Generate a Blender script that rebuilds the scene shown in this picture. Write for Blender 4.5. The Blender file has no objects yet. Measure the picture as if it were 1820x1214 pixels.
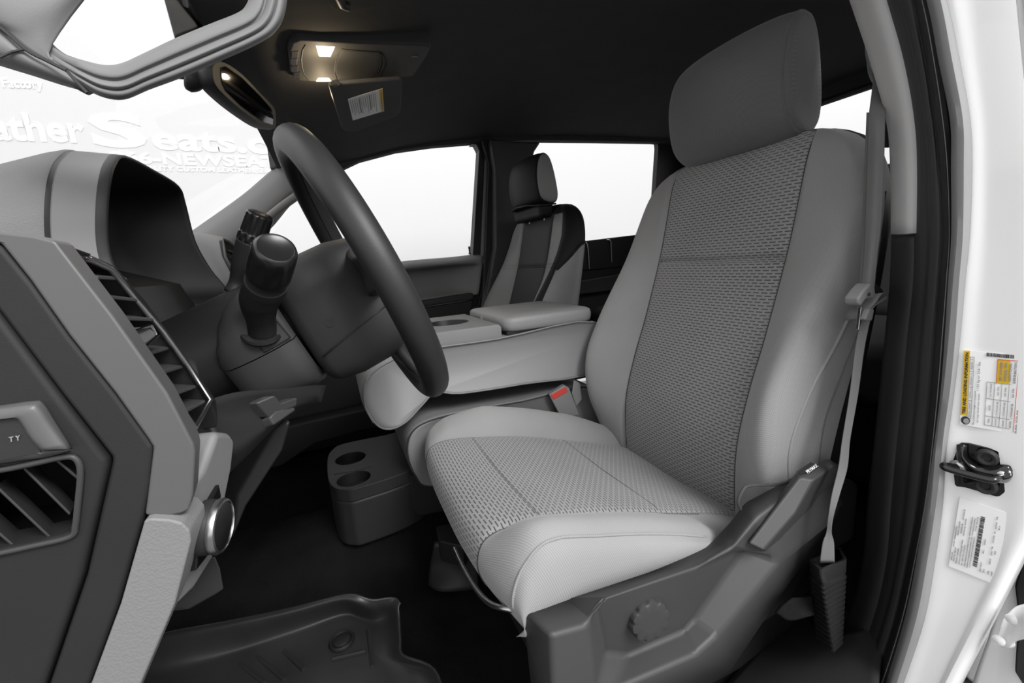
import bpy, bmesh, math, random
from mathutils import Vector as V, Matrix
random.seed(7)
SC = bpy.context.scene
COL = SC.collection
PI = math.pi
# ---------------------------------------------------------------- camera frame
# x runs to the back of the cab, y across it to the passenger side, z up; metres.
F, CX, CY = 760.0, 910.0, 607.0
RT = V((.92057521, -.38387853, -.07196222))
UP = V((.13760667, .14635369, .97961472))
FW = V((.36552112, .91171151, -.18755382))

def _ray(u, v): return RT*(u-CX) + UP*(CY-v) + FW*F
def Y(u, v, y):
    d = _ray(u, v); return d*(y/d.y)
def X(u, v, x):
    d = _ray(u, v); return d*(x/d.x)
def Z(u, v, z):
    d = _ray(u, v); return d*(z/d.z)
def PL(u, v, p, n):
    d = _ray(u, v); return d*(p.dot(n)/d.dot(n))

# ---------------------------------------------------------------- materials
def g2l(s):
    s /= 255.0
    return s/12.92 if s <= .04045 else ((s+.055)/1.055)**2.4
MATS = {}
def mat(name, col, rough=.6, metal=0, bump=None, spec=.35, var=0, coat=0, emit=None, estr=0, sheen=0):
    """col: linear grey or rgb; bump=(scale, strength, distance, kind)"""
    if name in MATS: return MATS[name]
    m = bpy.data.materials.new(name); m.use_nodes = True
    nt = m.node_tree; b = nt.nodes['Principled BSDF']
    c = (col, col, col) if isinstance(col, (int, float)) else col
    b.inputs['Base Color'].default_value = (*c, 1)
    b.inputs['Roughness'].default_value = rough
    b.inputs['Metallic'].default_value = metal
    b.inputs['Specular IOR Level'].default_value = spec
    b.inputs['Coat Weight'].default_value = coat
    b.inputs['Sheen Weight'].default_value = sheen
    if emit:
        b.inputs['Emission Color'].default_value = (*emit, 1)
        b.inputs['Emission Strength'].default_value = estr
    L = nt.links.new
    tc = nt.nodes.new('ShaderNodeTexCoord')
    if bump:
        sc_, st, dist, kind = bump
        if kind == 'vor':
            t = nt.nodes.new('ShaderNodeTexVoronoi'); t.inputs['Scale'].default_value = sc_; out = t.outputs['Distance']
        else:
            t = nt.nodes.new('ShaderNodeTexNoise'); t.inputs['Scale'].default_value = sc_; t.inputs['Detail'].default_value = 4; out = t.outputs['Fac']
        L(tc.outputs['Object'], t.inputs['Vector'])
        bp = nt.nodes.new('ShaderNodeBump'); bp.inputs['Strength'].default_value = st; bp.inputs['Distance'].default_value = dist
        L(out, bp.inputs['Height']); L(bp.outputs['Normal'], b.inputs['Normal'])
    if var:
        n = nt.nodes.new('ShaderNodeTexNoise'); n.inputs['Scale'].default_value = 9; n.inputs['Detail'].default_value = 5
        L(tc.outputs['Object'], n.inputs['Vector'])
        r = nt.nodes.new('ShaderNodeMapRange'); r.inputs['From Min'].default_value = .3; r.inputs['From Max'].default_value = .7
        r.inputs['To Min'].default_value = 1-var; r.inputs['To Max'].default_value = 1+var
        L(n.outputs['Fac'], r.inputs['Value'])
        mx = nt.nodes.new('ShaderNodeMix'); mx.data_type = 'RGBA'; mx.blend_type = 'MULTIPLY'; mx.inputs[0].default_value = 1
        mx.inputs[6].default_value = (*c, 1); L(r.outputs['Result'], mx.inputs[7]); L(mx.outputs[2], b.inputs['Base Color'])
    MATS[name] = m; return m

def _math(nt, op, a, b=None, c=None):
    n = nt.nodes.new('ShaderNodeMath'); n.operation = op
    for i, x in enumerate((a, b, c)):
        if x is None: continue
        if isinstance(x, (int, float)): n.inputs[i].default_value = x
        else: nt.links.new(x, n.inputs[i])
    return n.outputs[0]

def fabric(name, base, dark, kind):
    """woven seat cloth drawn in the mesh's own UV metres; kind twill / dash"""
    m = bpy.data.materials.new(name); m.use_nodes = True
    nt = m.node_tree; b = nt.nodes['Principled BSDF']; L = nt.links.new
    b.inputs['Roughness'].default_value = .95; b.inputs['Specular IOR Level'].default_value = .15
    b.inputs['Sheen Weight'].default_value = .25; b.inputs['Sheen Roughness'].default_value = .5
    uv = nt.nodes.new('ShaderNodeUVMap'); sx = nt.nodes.new('ShaderNodeSeparateXYZ'); L(uv.outputs[0], sx.inputs[0])
    u, v = sx.outputs[0], sx.outputs[1]
    if kind == 'dash':
        rh, w = .0057, .0152
        rr = _math(nt, 'DIVIDE', v, rh); row = _math(nt, 'FLOOR', rr); fv = _math(nt, 'FRACT', rr)
        half = _math(nt, 'MULTIPLY', _math(nt, 'MODULO', row, 2.0), .5)
        fu = _math(nt, 'FRACT', _math(nt, 'ADD', _math(nt, 'ADD', _math(nt, 'DIVIDE', u, w), half), 100.0))
        a = _math(nt, 'MULTIPLY', _math(nt, 'LESS_THAN', fu, .74), _math(nt, 'LESS_THAN', fv, .36))
        tw = _math(nt, 'MULTIPLY_ADD', _math(nt, 'SINE', _math(nt, 'MULTIPLY', _math(nt, 'ADD', u, v), 2*PI/.0019)), .06, .0)
        fac = _math(nt, 'ADD', _math(nt, 'MULTIPLY', a, .9), tw)
    else:
        s1 = _math(nt, 'SINE', _math(nt, 'MULTIPLY', _math(nt, 'ADD', _math(nt, 'MULTIPLY', u, .35), v), 2*PI/.0030))
        s2 = _math(nt, 'SINE', _math(nt, 'MULTIPLY', _math(nt, 'SUBTRACT', u, _math(nt, 'MULTIPLY', v, .5)), 2*PI/.0023))
        fac = _math(nt, 'ADD', _math(nt, 'MULTIPLY_ADD', s1, .22, .25), _math(nt, 'MULTIPLY', s2, .12))
    no = nt.nodes.new('ShaderNodeTexNoise'); no.inputs['Scale'].default_value = 7; no.inputs['Detail'].default_value = 6
    tc = nt.nodes.new('ShaderNodeTexCoord'); L(tc.outputs['Object'], no.inputs['Vector'])
    fac2 = _math(nt, 'ADD', fac, _math(nt, 'MULTIPLY_ADD', no.outputs['Fac'], .5, -.25))
    mx = nt.nodes.new('ShaderNodeMix'); mx.data_type = 'RGBA'; L(fac2, mx.inputs[0])
    mx.inputs[6].default_value = (base, base, base, 1); mx.inputs[7].default_value = (dark, dark, dark, 1)
    mx.clamp_factor = True
    L(mx.outputs[2], b.inputs['Base Color'])
    bp = nt.nodes.new('ShaderNodeBump'); bp.inputs['Strength'].default_value = .35; bp.inputs['Distance'].default_value = .0008
    bp.invert = True
    L(fac, bp.inputs['Height']); L(bp.outputs['Normal'], b.inputs['Normal'])
    MATS[name] = m; return m

def glass(name, tint=.96, refl=.06):
    m = bpy.data.materials.new(name); m.use_nodes = True; nt = m.node_tree
    nt.nodes.remove(nt.nodes['Principled BSDF']); out = nt.nodes['Material Output']
    t = nt.nodes.new('ShaderNodeBsdfTransparent'); t.inputs[0].default_value = (tint, tint, tint, 1)
    gl = nt.nodes.new('ShaderNodeBsdfGlossy'); gl.inputs['Roughness'].default_value = .02
    fr = nt.nodes.new('ShaderNodeLayerWeight'); fr.inputs[0].default_value = .12
    mx = nt.nodes.new('ShaderNodeMixShader'); k = _math(nt, 'MULTIPLY', fr.outputs['Fresnel'], refl*4)
    nt.links.new(k, mx.inputs[0]); nt.links.new(t.outputs[0], mx.inputs[1]); nt.links.new(gl.outputs[0], mx.inputs[2])
    nt.links.new(mx.outputs[0], out.inputs[0]); MATS[name] = m; return m

# ---------------------------------------------------------------- scene graph
def tag(o, label=None, cat=None, group=None, kind=None):
    if label: o['label'] = label
    if cat: o['category'] = cat
    if group: o['group'] = group
    if kind: o['kind'] = kind
    return o
def thing(name, loc, label=None, cat=None, group=None, kind=None):
    o = bpy.data.objects.new(name, None); COL.objects.link(o); o.location = loc; o.empty_display_size = .05
    return tag(o, label, cat, group, kind)
def _loc(o):
    p = V((0, 0, 0))
    while o is not None:
        p += o.location; o = o.parent
    return p

def mk(name, verts, faces, m, parent=None, smooth=True, bevel=0, seg=2, sub=0, solid=0, soff=0, uvs=None, angle=40, lab=None, blim=28, after=0):
    o0 = _loc(parent) if parent else V((0, 0, 0))
    own = V((0, 0, 0))
    if not parent:                      # a thing of one mesh: origin at its base
        lo = [min(v[i] for v in verts) for i in range(3)]; hi = [max(v[i] for v in verts) for i in range(3)]
        own = V(((lo[0]+hi[0])/2, (lo[1]+hi[1])/2, lo[2]))
    me = bpy.data.meshes.new(name)
    me.from_pydata([V(v)-o0-own for v in verts], [], faces)
    if uvs:
        uvl = me.uv_layers.new(name='UVMap')
        for lp in me.loops: uvl.data[lp.index].uv = uvs[lp.vertex_index]
    bm = bmesh.new(); bm.from_mesh(me); bmesh.ops.recalc_face_normals(bm, faces=bm.faces); bm.to_mesh(me); bm.free()
    if isinstance(m, (list, tuple)):
        for q in m: me.materials.append(q)
    else: me.materials.append(m)
    o = bpy.data.objects.new(name, me); COL.objects.link(o)
    if parent: o.parent = parent
    o.location = own
    if smooth:
        for p in me.polygons: p.use_smooth = True
        if angle < 180 and not sub: me.set_sharp_from_angle(angle=math.radians(angle))
    if solid:
        md = o.modifiers.new('s', 'SOLIDIFY'); md.thickness = solid; md.offset = soff
    if bevel:
        md = o.modifiers.new('b', 'BEVEL'); md.width = bevel; md.segments = seg; md.limit_method = 'ANGLE'; md.angle_limit = math.radians(blim)
        md.harden_normals = smooth
    if sub:
        md = o.modifiers.new('d', 'SUBSURF'); md.levels = sub; md.render_levels = sub
    if after:
        md = o.modifiers.new('s', 'SOLIDIFY'); md.thickness = after; md.offset = -1
    if lab: o['label'] = lab
    return o

def crs(pts, n, closed=False):
    """Catmull-Rom through Vectors, n segments per span"""
    out = []; N = len(pts); rng = N if closed else N-1
    for i in range(rng):
        if closed: p = [pts[(i+k-1) % N] for k in range(4)]
        else:
            a, b = pts[i], pts[i+1]
            p = [pts[i-1] if i > 0 else a*2-b, a, b, pts[i+2] if i+2 < N else b*2-a]
        for k in range(n):
            t = k/n; t2, t3 = t*t, t*t*t
            out.append((p[1]*2 + (p[2]-p[0])*t + (p[0]*2-p[1]*5+p[2]*4-p[3])*t2 + (p[1]*3-p[0]-p[2]*3+p[3])*t3)*.5)
    if not closed: out.append(pts[-1].copy())
    return out
def table(tab, x):
    """smooth interpolation in a table of (key, v...)"""
    if x <= tab[0][0]: return list(tab[0][1:])
    if x >= tab[-1][0]: return list(tab[-1][1:])
    for i in range(len(tab)-1):
        if tab[i][0] <= x <= tab[i+1][0]:
            h = tab[i+1][0]-tab[i][0]; t = (x-tab[i][0])/h; r = []
            for k in range(1, len(tab[0])):
                p1, p2 = tab[i][k], tab[i+1][k]
                m1 = (p2-tab[i-1][k])/(tab[i+1][0]-tab[i-1][0])*h if i > 0 else p2-p1
                m2 = (tab[i+2][k]-p1)/(tab[i+2][0]-tab[i][0])*h if i+2 < len(tab) else p2-p1
                t2, t3 = t*t, t*t*t
                r.append((2*t3-3*t2+1)*p1+(t3-2*t2+t)*m1+(-2*t3+3*t2)*p2+(t3-t2)*m2)
            return r

def gridmesh(name, rows, m, parent=None, wrap=False, caps=(0, 0), **k):
    """rows: list of equal-length lists of Vectors; wrap closes each row"""
    R, C = len(rows), len(rows[0]); vs = [p for r in rows for p in r]; fs = []
    for i in range(R-1):
        for j in range(C if wrap else C-1):
            j2 = (j+1) % C; fs.append((i*C+j, i*C+j2, (i+1)*C+j2, (i+1)*C+j))
    if caps[0]: fs.append(tuple(range(C)))
    if caps[1]: fs.append(tuple(range((R-1)*C, R*C)))
    cu = [0]*C; mid = rows[R//2]
    for j in range(1, C): cu[j] = cu[j-1]+(mid[j]-mid[j-1]).length
    cv = [0]*R
    for i in range(1, R): cv[i] = cv[i-1]+(rows[i][C//2]-rows[i-1][C//2]).length
    uvs = [(cu[j], cv[i]) for i in range(R) for j in range(C)]
    return mk(name, vs, fs, m, parent, uvs=uvs, **k)
def patch(name, grid, m, parent=None, n=5, n2=None, solid=.004, soff=-1, **k):
    n2 = n2 or n
    rows = [crs(r, n) for r in grid]
    cols = [crs([r[j] for r in rows], n2) for j in range(len(rows[0]))]
    rows = [[c[i] for c in cols] for i in range(len(cols[0]))]
    return gridmesh(name, rows, m, parent, solid=solid, soff=soff, **k)
def prism(name, pts, off, m, parent=None, bevel=.003, seg=2, round_=0, **k):
    """polygon extruded by the vector off"""
    if round_: pts = crs(pts, round_, True)
    off = V(off); n = len(pts)
    vs = list(pts)+[p+off for p in pts]
    fs = [tuple(range(n)), tuple(range(2*n-1, n-1, -1))]+[(i, (i+1) % n, n+(i+1) % n, n+i) for i in range(n)]
    return mk(name, vs, fs, m, parent, bevel=bevel, seg=seg, **k)
def prism_hole(name, outer, holes, off, m, parent=None, bevel=.002, seg=2, **k):
    """plate with openings cut right through it"""
    bm = bmesh.new(); loops = [outer]+holes; es = []
    for lp in loops:
        vv = [bm.verts.new(p) for p in lp]
        es += [bm.edges.new((vv[i], vv[(i+1) % len(vv)])) for i in range(len(vv))]
    bmesh.ops.triangle_fill(bm, use_beauty=True, use_dissolve=False, edges=es)
    bm.verts.index_update()
    vs = [v.co.copy() for v in bm.verts]; fs = [tuple(v.index for v in f.verts) for f in bm.faces]; bm.free()
    n = len(vs); off = V(off); fs2 = [tuple(n+i for i in f[::-1]) for f in fs]; sides = []; b = 0
    for lp in loops:
        c = len(lp); sides += [(b+i, b+(i+1) % c, n+b+(i+1) % c, n+b+i) for i in range(c)]; b += c
    return mk(name, vs+[v+off for v in vs], fs+fs2+sides, m, parent, bevel=bevel, seg=seg, **k)
def box(name, c, s, m, parent=None, bevel=.003, rot=None, **k):
    c = V(c); h = V(s)/2
    vs = [V((sx*h.x, sy*h.y, sz*h.z)) for sx in (-1, 1) for sy in (-1, 1) for sz in (-1, 1)]
    if rot: vs = [rot @ v for v in vs]
    fs = [(0, 1, 3, 2), (4, 6, 7, 5), (0, 4, 5, 1), (2, 3, 7, 6), (0, 2, 6, 4), (1, 5, 7, 3)]
    return mk(name, [c+v for v in vs], fs, m, parent, bevel=bevel, **k)
def _frames(path):
    T = [(path[min(i+1, len(path)-1)]-path[max(i-1, 0)]).normalized() for i in range(len(path))]
    a = V((0, 0, 1)) if abs(T[0].z) < .9 else V((1, 0, 0))
    N = [(a-T[0]*a.dot(T[0])).normalized()]
    for i in range(1, len(path)):
        n = N[-1]-T[i]*N[-1].dot(T[i]); N.append(n.normalized())
    return T, N
def tube(name, path, r, m, parent=None, n=12, caps=True, closed=False, sec=None, up=None, **k):
    """swept section; r number/list; sec: list of (a,b) unit section points; up: fixed 'a' direction"""
    sec = sec or [(math.cos(2*PI*j/n), math.sin(2*PI*j/n)) for j in range(n)]
    T, N = _frames(path)
    if closed:
        L_ = len(path); T = [(path[(i+1) % L_]-path[i-1]).normalized() for i in range(L_)]
    rows = []
    for i, p in enumerate(path):
        t = T[i]; a = N[i]
        if up is not None:
            q = V(up); a = (q-t*q.dot(t)).normalized()
        b = t.cross(a); rr = r[i] if isinstance(r, (list, tuple)) else r
        rows.append([p+(a*x+b*y)*rr for x, y in sec])
    if closed:
        C = len(sec); R = len(rows); vs = [p for q in rows for p in q]
        fs = [(i*C+j, i*C+(j+1) % C, ((i+1) % R)*C+(j+1) % C, ((i+1) % R)*C+j) for i in range(R) for j in range(C)]
        return mk(name, vs, fs, m, parent, **k)
    return gridmesh(name, rows, m, parent, wrap=True, caps=(caps, caps), **k)
def lathe(name, c, axis, prof, m, parent=None, n=32, **k):
    """prof: (radius, height along axis) from base to top"""
    ax = V(axis).normalized(); a = V((0, 0, 1)) if abs(ax.z) < .9 else V((1, 0, 0))
    e1 = (a-ax*a.dot(ax)).normalized(); e2 = ax.cross(e1); c = V(c)
    rows = [[c+ax*h+(e1*math.cos(2*PI*j/n)+e2*math.sin(2*PI*j/n))*r for j in range(n)] for r, h in prof]
    return gridmesh(name, rows, m, parent, wrap=True, caps=(prof[0][0] > 1e-4, prof[-1][0] > 1e-4), **k)
def join(specs):
    """several (verts, faces) into one"""
    vs, fs = [], []
    for a, b in specs:
        o = len(vs); vs += a; fs += [tuple(o+i for i in f) for f in b]
    return vs, fs
_DG = None
def text2d(s, size, x, y, align='LEFT', bold=.0):
    """flat outline mesh of a line of writing in its own plane"""
    c = bpy.data.curves.new('t', 'FONT'); c.body = s; c.size = size; c.align_x = align; c.offset = bold; c.resolution_u = 3
    o = bpy.data.objects.new('t', c); COL.objects.link(o)
    dg = bpy.context.evaluated_depsgraph_get(); me = bpy.data.meshes.new_from_object(o.evaluated_get(dg))
    vs = [(v.co.x+x, v.co.y+y) for v in me.vertices]; fs = [tuple(p.vertices) for p in me.polygons]
    bpy.data.objects.remove(o); bpy.data.meshes.remove(me); bpy.data.curves.remove(c)
    return vs, fs
def rect2d(x0, y0, x1, y1): return [(x0, y0), (x1, y0), (x1, y1), (x0, y1)], [(0, 1, 2, 3)]
def flat(name, specs, fn, m, parent=None, solid=.0003, **k):
    """2-D pieces laid on a surface through fn(x, y) -> point"""
    vs, fs = join(specs)
    return mk(name, [fn(*p) for p in vs], fs, m, parent, smooth=False, solid=solid, soff=0, **k)

# ---------------------------------------------------------------- palette
m_twill = fabric('grey twill cloth', .30, .165, 'twill')
m_dash = fabric('grey dashed cloth', .27, .060, 'dash')
m_headcloth = fabric('grey headrest cloth', .135, .08, 'twill')
m_lthr = mat('grey leather', .20, .5, bump=(900, .12, .0006, 'vor'), var=.05)
m_lthr_lt = mat('pale grey leather', .225, .5, bump=(900, .12, .0006, 'vor'))
m_lthr_dk = mat('charcoal leather', .035, .6, spec=.25, bump=(900, .12, .0006, 'vor'))
m_lthr_bk = mat('black leather', .011, .6, spec=.2, bump=(900, .12, .0006, 'vor'))
m_wheel = mat('dark wheel leather', .019, .5, bump=(1100, .12, .0006, 'vor'), spec=.45)
m_grey = mat('grey trim plastic', .17, .6, bump=(1400, .1, .0004, 'vor'), var=.02)
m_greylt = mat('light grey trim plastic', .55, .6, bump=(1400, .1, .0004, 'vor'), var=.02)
m_greytex = mat('grained grey plastic', .17, .62, bump=(700, .25, .0006, 'vor'))
m_silver = mat('satin silver plastic', .082, .42, spec=.5)
m_mid = mat('mid grey plastic', .038, .5, bump=(1500, .1, .0004, 'vor'), var=.05)
m_shield = mat('charcoal seat plastic', .05, .5, bump=(1300, .12, .0004, 'vor'), var=.06)
m_dark = mat('dark plastic', .022, .55, bump=(1500, .1, .0004, 'vor'), var=.08)
m_black = mat('black plastic', .014, .5, bump=(1500, .08, .0004, 'vor'))
m_gloss = mat('gloss black', .008, .12, spec=.5)
m_rubber = mat('black rubber', .024, .36, bump=(300, .15, .0008, 'noise'), var=.2, spec=.45)
m_seal = mat('dark rubber seal', .028, .5, var=.1)
m_sealgrey = mat('grey rubber seal', .30, .6)
m_carpet = mat('black carpet', .011, 1., bump=(700, .9, .004, 'noise'), spec=.05, var=.35)
m_liner = mat('headliner cloth', .055, .95, bump=(900, .15, .0006, 'noise'), spec=.1, var=.05)
m_chrome = mat('chrome', .75, .12, 1)
m_steel = mat('steel', .45, .3, 1)
m_white = mat('white paint', .86, .25, spec=.5, coat=.4)
m_paper = mat('white sticker', .86, .5)
m_ink = mat('dark print', .03, .6)
m_greyink = mat('grey print', .25, .6)
m_yellow = mat('yellow print', (.72, .46, .02), .5)
m_redink = mat('red print', (.55, .03, .02), .5)
m_redbtn = mat('red button', (.55, .06, .05), .4)
m_web = mat('grey webbing', .17, .85, bump=(1500, .3, .0005, 'noise'), var=.08)
m_belt = mat('grey belt plastic', .2, .5)
m_glass = glass('window glass', .985, .02)
m_lamp = mat('lit lamp lens', .8, .4, emit=(1, .86, .55), estr=9)
m_mirror = mat('mirror glass', .10, .05, 1)
m_end = mat('dash end plastic', .019, .6, bump=(1500, .1, .0004, 'vor'), spec=.25, var=.12)
# ================================================================ seats
BACK_TAB = [  # z, front x of the insert, bolster bulge, half width, thickness
    (-.52, .612, .000, .235, .13), (-.44, .604, .015, .255, .145), (-.345, .607, .050, .264, .145), (-.25, .633, .076, .268, .13),
    (-.16, .667, .068, .270, .11), (-.02, .713, .024, .266, .09), (.06, .733, .006, .258, .085), (.113, .745, .002, .240, .08), (.143, .754, .0, .220, .07),
    (.164, .765, .0, .192, .055), (.176, .776, .0, .162, .04)]
def back_row(z, cy, hs, mir, n=5, groove=.005):
    xf, b, hw, th = table(BACK_TAB, z)
    k = hw-hs
    half = [(0, .004), (hs*.5, .003), (hs*.9, .001), (hs, -groove), (hs+k*.12, .002+b*.12), (hs+k*.45, b*.72), (hs+k*.72, b*.98), (hs+k*.90, b*.80-.004),
            (hs+k, b*.25-.022), (hs+k*.99, -th*.55), (hs+k*.86, -th*.9), (hs*.8, -th*1.02), (0, -th*1.05)]
    ring = [(-s, d) for s, d in half[::-1][:-1]]+half[:]       # back-centre -> near side -> front -> far side -> back-centre
    pts = [V((xf-d, cy+s*mir, z)) for s, d in ring]
    return crs(pts, n)
def make_back(seat, cy, hs, regions, mir=1, n=5, seam_z=-.03, zs=None, insname='backrest_insert'):
    zs = zs or [-.52+i*.0125 for i in range(58)]
    zs = [z for z in zs if z < .1755]+[.176]
    zs = sorted(set(round(z, 4) for z in zs)|{seam_z-.009, seam_z-.005, seam_z-.002, seam_z, seam_z+.002, seam_z+.005, seam_z+.009})
    rows = [back_row(z, cy, hs, mir, n) for z in zs]
    C = len(rows[0]); mid = C//2
    for i, z in enumerate(zs):                                  # stitched fold across the insert
        dip = max(0, 1-abs(z-seam_z)/.009)
        if dip:
            for j in range(C):
                if abs(rows[i][j].y-cy) < hs-.004 and rows[i][j].x < table(BACK_TAB, z)[0]+.02: rows[i][j].x += .009*dip
    # rounded top
    top = rows[-1]; c0 = sum(top, V((0, 0, 0)))/C
    for f, dz in ((.85, .005), (.6, .008), (.25, .0095)): rows.append([c0+(p-c0)*f+V((0, 0, dz)) for p in top])
    # columns: index of the seams in the ring (13+12 control points, n per span)
    out = {}
    for name, a, b, z0, z1, m in regions:
        i0 = min(range(len(zs)), key=lambda i: abs(zs[i]-z0)); i1 = len(rows)-1 if z1 > .17 else min(range(len(zs)), key=lambda i: abs(zs[i]-z1))
        sub = [r[round(a*n):round(b*n)+1] for r in rows[i0:i1+1]]
        out.setdefault(name, []).append(gridmesh(name, sub, m, seat, angle=180))
    return rows, zs, out
def seat_point(rows, zs, z, ci, n=5):
    i = max(0, min(len(zs)-2, next((k for k in range(len(zs)) if zs[k] > z), len(zs)-1)-1))
    t = (z-zs[i])/(zs[i+1]-zs[i]); j = ci*n; j0 = int(j); fj = j-j0
    p = lambda r: r[j0]*(1-fj)+r[min(j0+1, len(r)-1)]*fj
    return p(rows[i])*(1-t)+p(rows[i+1])*t

def make_headrest(seat, name, c, prof, ys, m_front, m_side, bulge=.02, rnd=.25):
    """prof: side profile [(x,z)] closed, listed from front bottom up over the top; ys: (near, far) ends"""
    cx = sum(p[0] for p in prof)/len(prof); cz = sum(p[1] for p in prof)/len(prof)
    P = crs([V((x, 0, z)) for x, z in prof], 6, True)
    rows = []; N = 26
    for i in range(N+1):
        t = i/N; s = 2*t-1
        y = ys[0]+(ys[1]-ys[0])*(.5-.5*math.cos(PI*t)*1.0)
        q = abs(2*(y-ys[0])/(ys[1]-ys[0])-1)
        sc_ = (1-q**7)**.35 if q < 1 else 0
        sc_ = .80+.20*sc_ if q < .9999 else .80
        fb = bulge*(1-q*q)
        rows.append([V((cx+(p.x-cx)*sc_-fb*max(0, min(1, (cx-p.x)/.03+.5)), y, cz+(p.z-cz)*(sc_*.7+.3*(1-rnd*q**4)))) for p in P])
    return rows

# ---------------------------------------------------------------- driver seat
CYD, CYP = .66, 1.525
seat = thing('driver_seat', (.45, CYD, -.70), 'grey cloth bucket seat with dashed centre panels, nearest the open door', 'seat')
# control columns: 0..24, front centre is 12; seams at 9 and 15
rows, zs, o = make_back(seat, CYD, .155, [
    ('back_shell', 0, 3, -.52, .2, m_black), ('back_shell', 21, 24, -.52, .2, m_black), ('backrest', 3, 9, -.52, .2, m_twill), ('backrest', 15, 21, -.52, .2, m_twill), ('backrest_insert', 9, 15, -.52, .2, m_dash)])
drv_rows, drv_zs = rows, zs
# the near bolster shares one mesh with the far one
def merge(objs):
    a = objs[0]; bm = bmesh.new(); bm.from_mesh(a.data)
    for b in objs[1:]:
        bm.from_mesh(b.data); COL.objects.unlink(b); bpy.data.objects.remove(b)
    bmesh.ops.remove_doubles(bm, verts=bm.verts, dist=1e-5); bmesh.ops.recalc_face_normals(bm, faces=bm.faces)
    bm.to_mesh(a.data); bm.free()
    for p in a.data.polygons: p.use_smooth = True
    return a
o['backrest'][0].name = 'backrest_bolster'; o['backrest'][1].name = 'backrest_bolster'; merge(o['back_shell']); o['backrest_insert'][0]['label'] = 'dashed centre panel of the backrest'
for ci_ in (9, 15): tube('panel_seam', [r[ci_*5]+V((.0004, 0, 0)) for r in rows[4:-5]], .0013, m_mid, seat, n=6, angle=180)
def surf_line(name, pts, r, m, lift=.0015, parent=None):
    P = crs([seat_point(drv_rows, drv_zs, z, ci) for z, ci in pts], 8)
    return tube(name, P, r, m, parent, n=6, angle=180)
surf_line('piping', [(.10, 3.3), (.0, 3.35), (-.08, 3.75), (-.15, 4.05), (-.22, 4.35), (-.30, 4.5), (-.37, 4.35), (-.42, 4.1)], .0026, m_twill, parent=seat)
surf_line('piping', [(.06, 2.9), (-.05, 3.0), (-.13, 3.25), (-.20, 3.5), (-.28, 3.6), (-.37, 3.4)], .0016, m_headcloth, parent=seat)

# headrest with its two posts
hp = [(.771, .172), (.735, .205), (.722, .27), (.728, .325), (.748, .362), (.775, .368), (.797, .335), (.812, .27), (.817, .215), (.806, .178)]
hr = make_headrest(seat, 'headrest', None, hp, (.523, .797), None, None, bulge=.022, rnd=.10)
hd = gridmesh('headrest', hr, m_headcloth, seat, wrap=True, caps=(1, 1), angle=60)
seam = [hr[3][j]+V((0, -.0005, 0)) for j in range(len(hr[3]))]
tube('headrest_seam', seam, .0016, m_headcloth, hd, n=6, closed=True, angle=180)
for yy in (.585, .735):
    pst = tube('headrest_post', [V((.80, yy, .10)), V((.79, yy, .22))], .007, m_steel, seat, n=12)
    box('post_guide', (.795, yy, .2015), (.026, .045, .012), m_belt, seat, bevel=.003)

# cushion: side profile (x, z) from the bottom of the front edge over the top to the crease
prof = [(.165, -.452), (.135, -.440), (.120, -.412), (.119, -.385), (.132, -.361), (.165, -.352), (.22, -.358), (.30, -.374), (.38, -.395), (.46, -.422), (.54, -.448), (.62, -.480)]
PR = crs([V((x, 0, z)) for x, z in prof], 6)
def cush_row(p, i, t):
    x, z = p.x, p.z
    top = max(0, min(1, (t-.30)/.18)); top = top*top*(3-2*top)          # 0 on the front face, 1 on the top
    fade = 1-max(0, min(1, (x-.46)/.06))
    nb = (.008+.022*max(0, 1-abs(x-.20)/.25))*top                        # worn near bolster
    fb = (.014+.034*max(0, min(1, (x-.15)/.12)))*top*(1-.3*max(0, min(1, (x-.48)/.1)))
    zb = -.432-.012*max(0, min(1, (.2-x)/.08)); zb = min(zb, z-.002)
    if x > .47: nb -= .03*(1-fade)
    drop = lambda k: zb+(z-zb)*k
    cn = [(-.246, zb), (-.262, drop(.40)), (-.259, drop(.78)+nb*.5), (-.246, z+nb*.78-.003), (-.222, z+nb+.004*top), (-.192, z+nb*.62+.003*top), (-.166, z-.004*top),
          (-.150, z+.001*top), (-.08, z), (0, z-.002*top), (.08, z), (.150, z+.001*top), (.166, z-.004*top), (.190, z+fb*.6), (.222, z+fb), (.246, z+fb*.7), (.259, drop(.7)+fb*.3), (.262, drop(.35)), (.246, zb)]
    pts = []
    for s, zz in cn:
        q = (abs(s)/.262)**3
        xx = x+.030*q*max(0, min(1, (.26-x)/.12))*(1.0 if s < 0 else .8)
        pts.append(V((xx, CYD+s, zz)))
    return crs(pts, 5)
NP = len(PR)
CR = [cush_row(p, i, i/(NP-1)) for i, p in enumerate(PR)]
for a_, b_ in ((0, 6*5+1), (12*5, None)): gridmesh('cushion_bolster', [r[a_:b_] for r in CR], m_twill, seat, angle=180)
ins = gridmesh('cushion_insert', [r[6*5:12*5+1] for r in CR], m_dash, seat, angle=180); ins['label'] = 'dashed centre panel of the cushion'
def cl(ci, i0=10, i1=None, up=.001): return [CR[i][ci*5]+V((0, 0, up)) for i in range(i0, i1 or NP-16)]
tube('piping', cl(3, 14, NP-13), .0018, m_twill, seat, n=6, angle=180)
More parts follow.
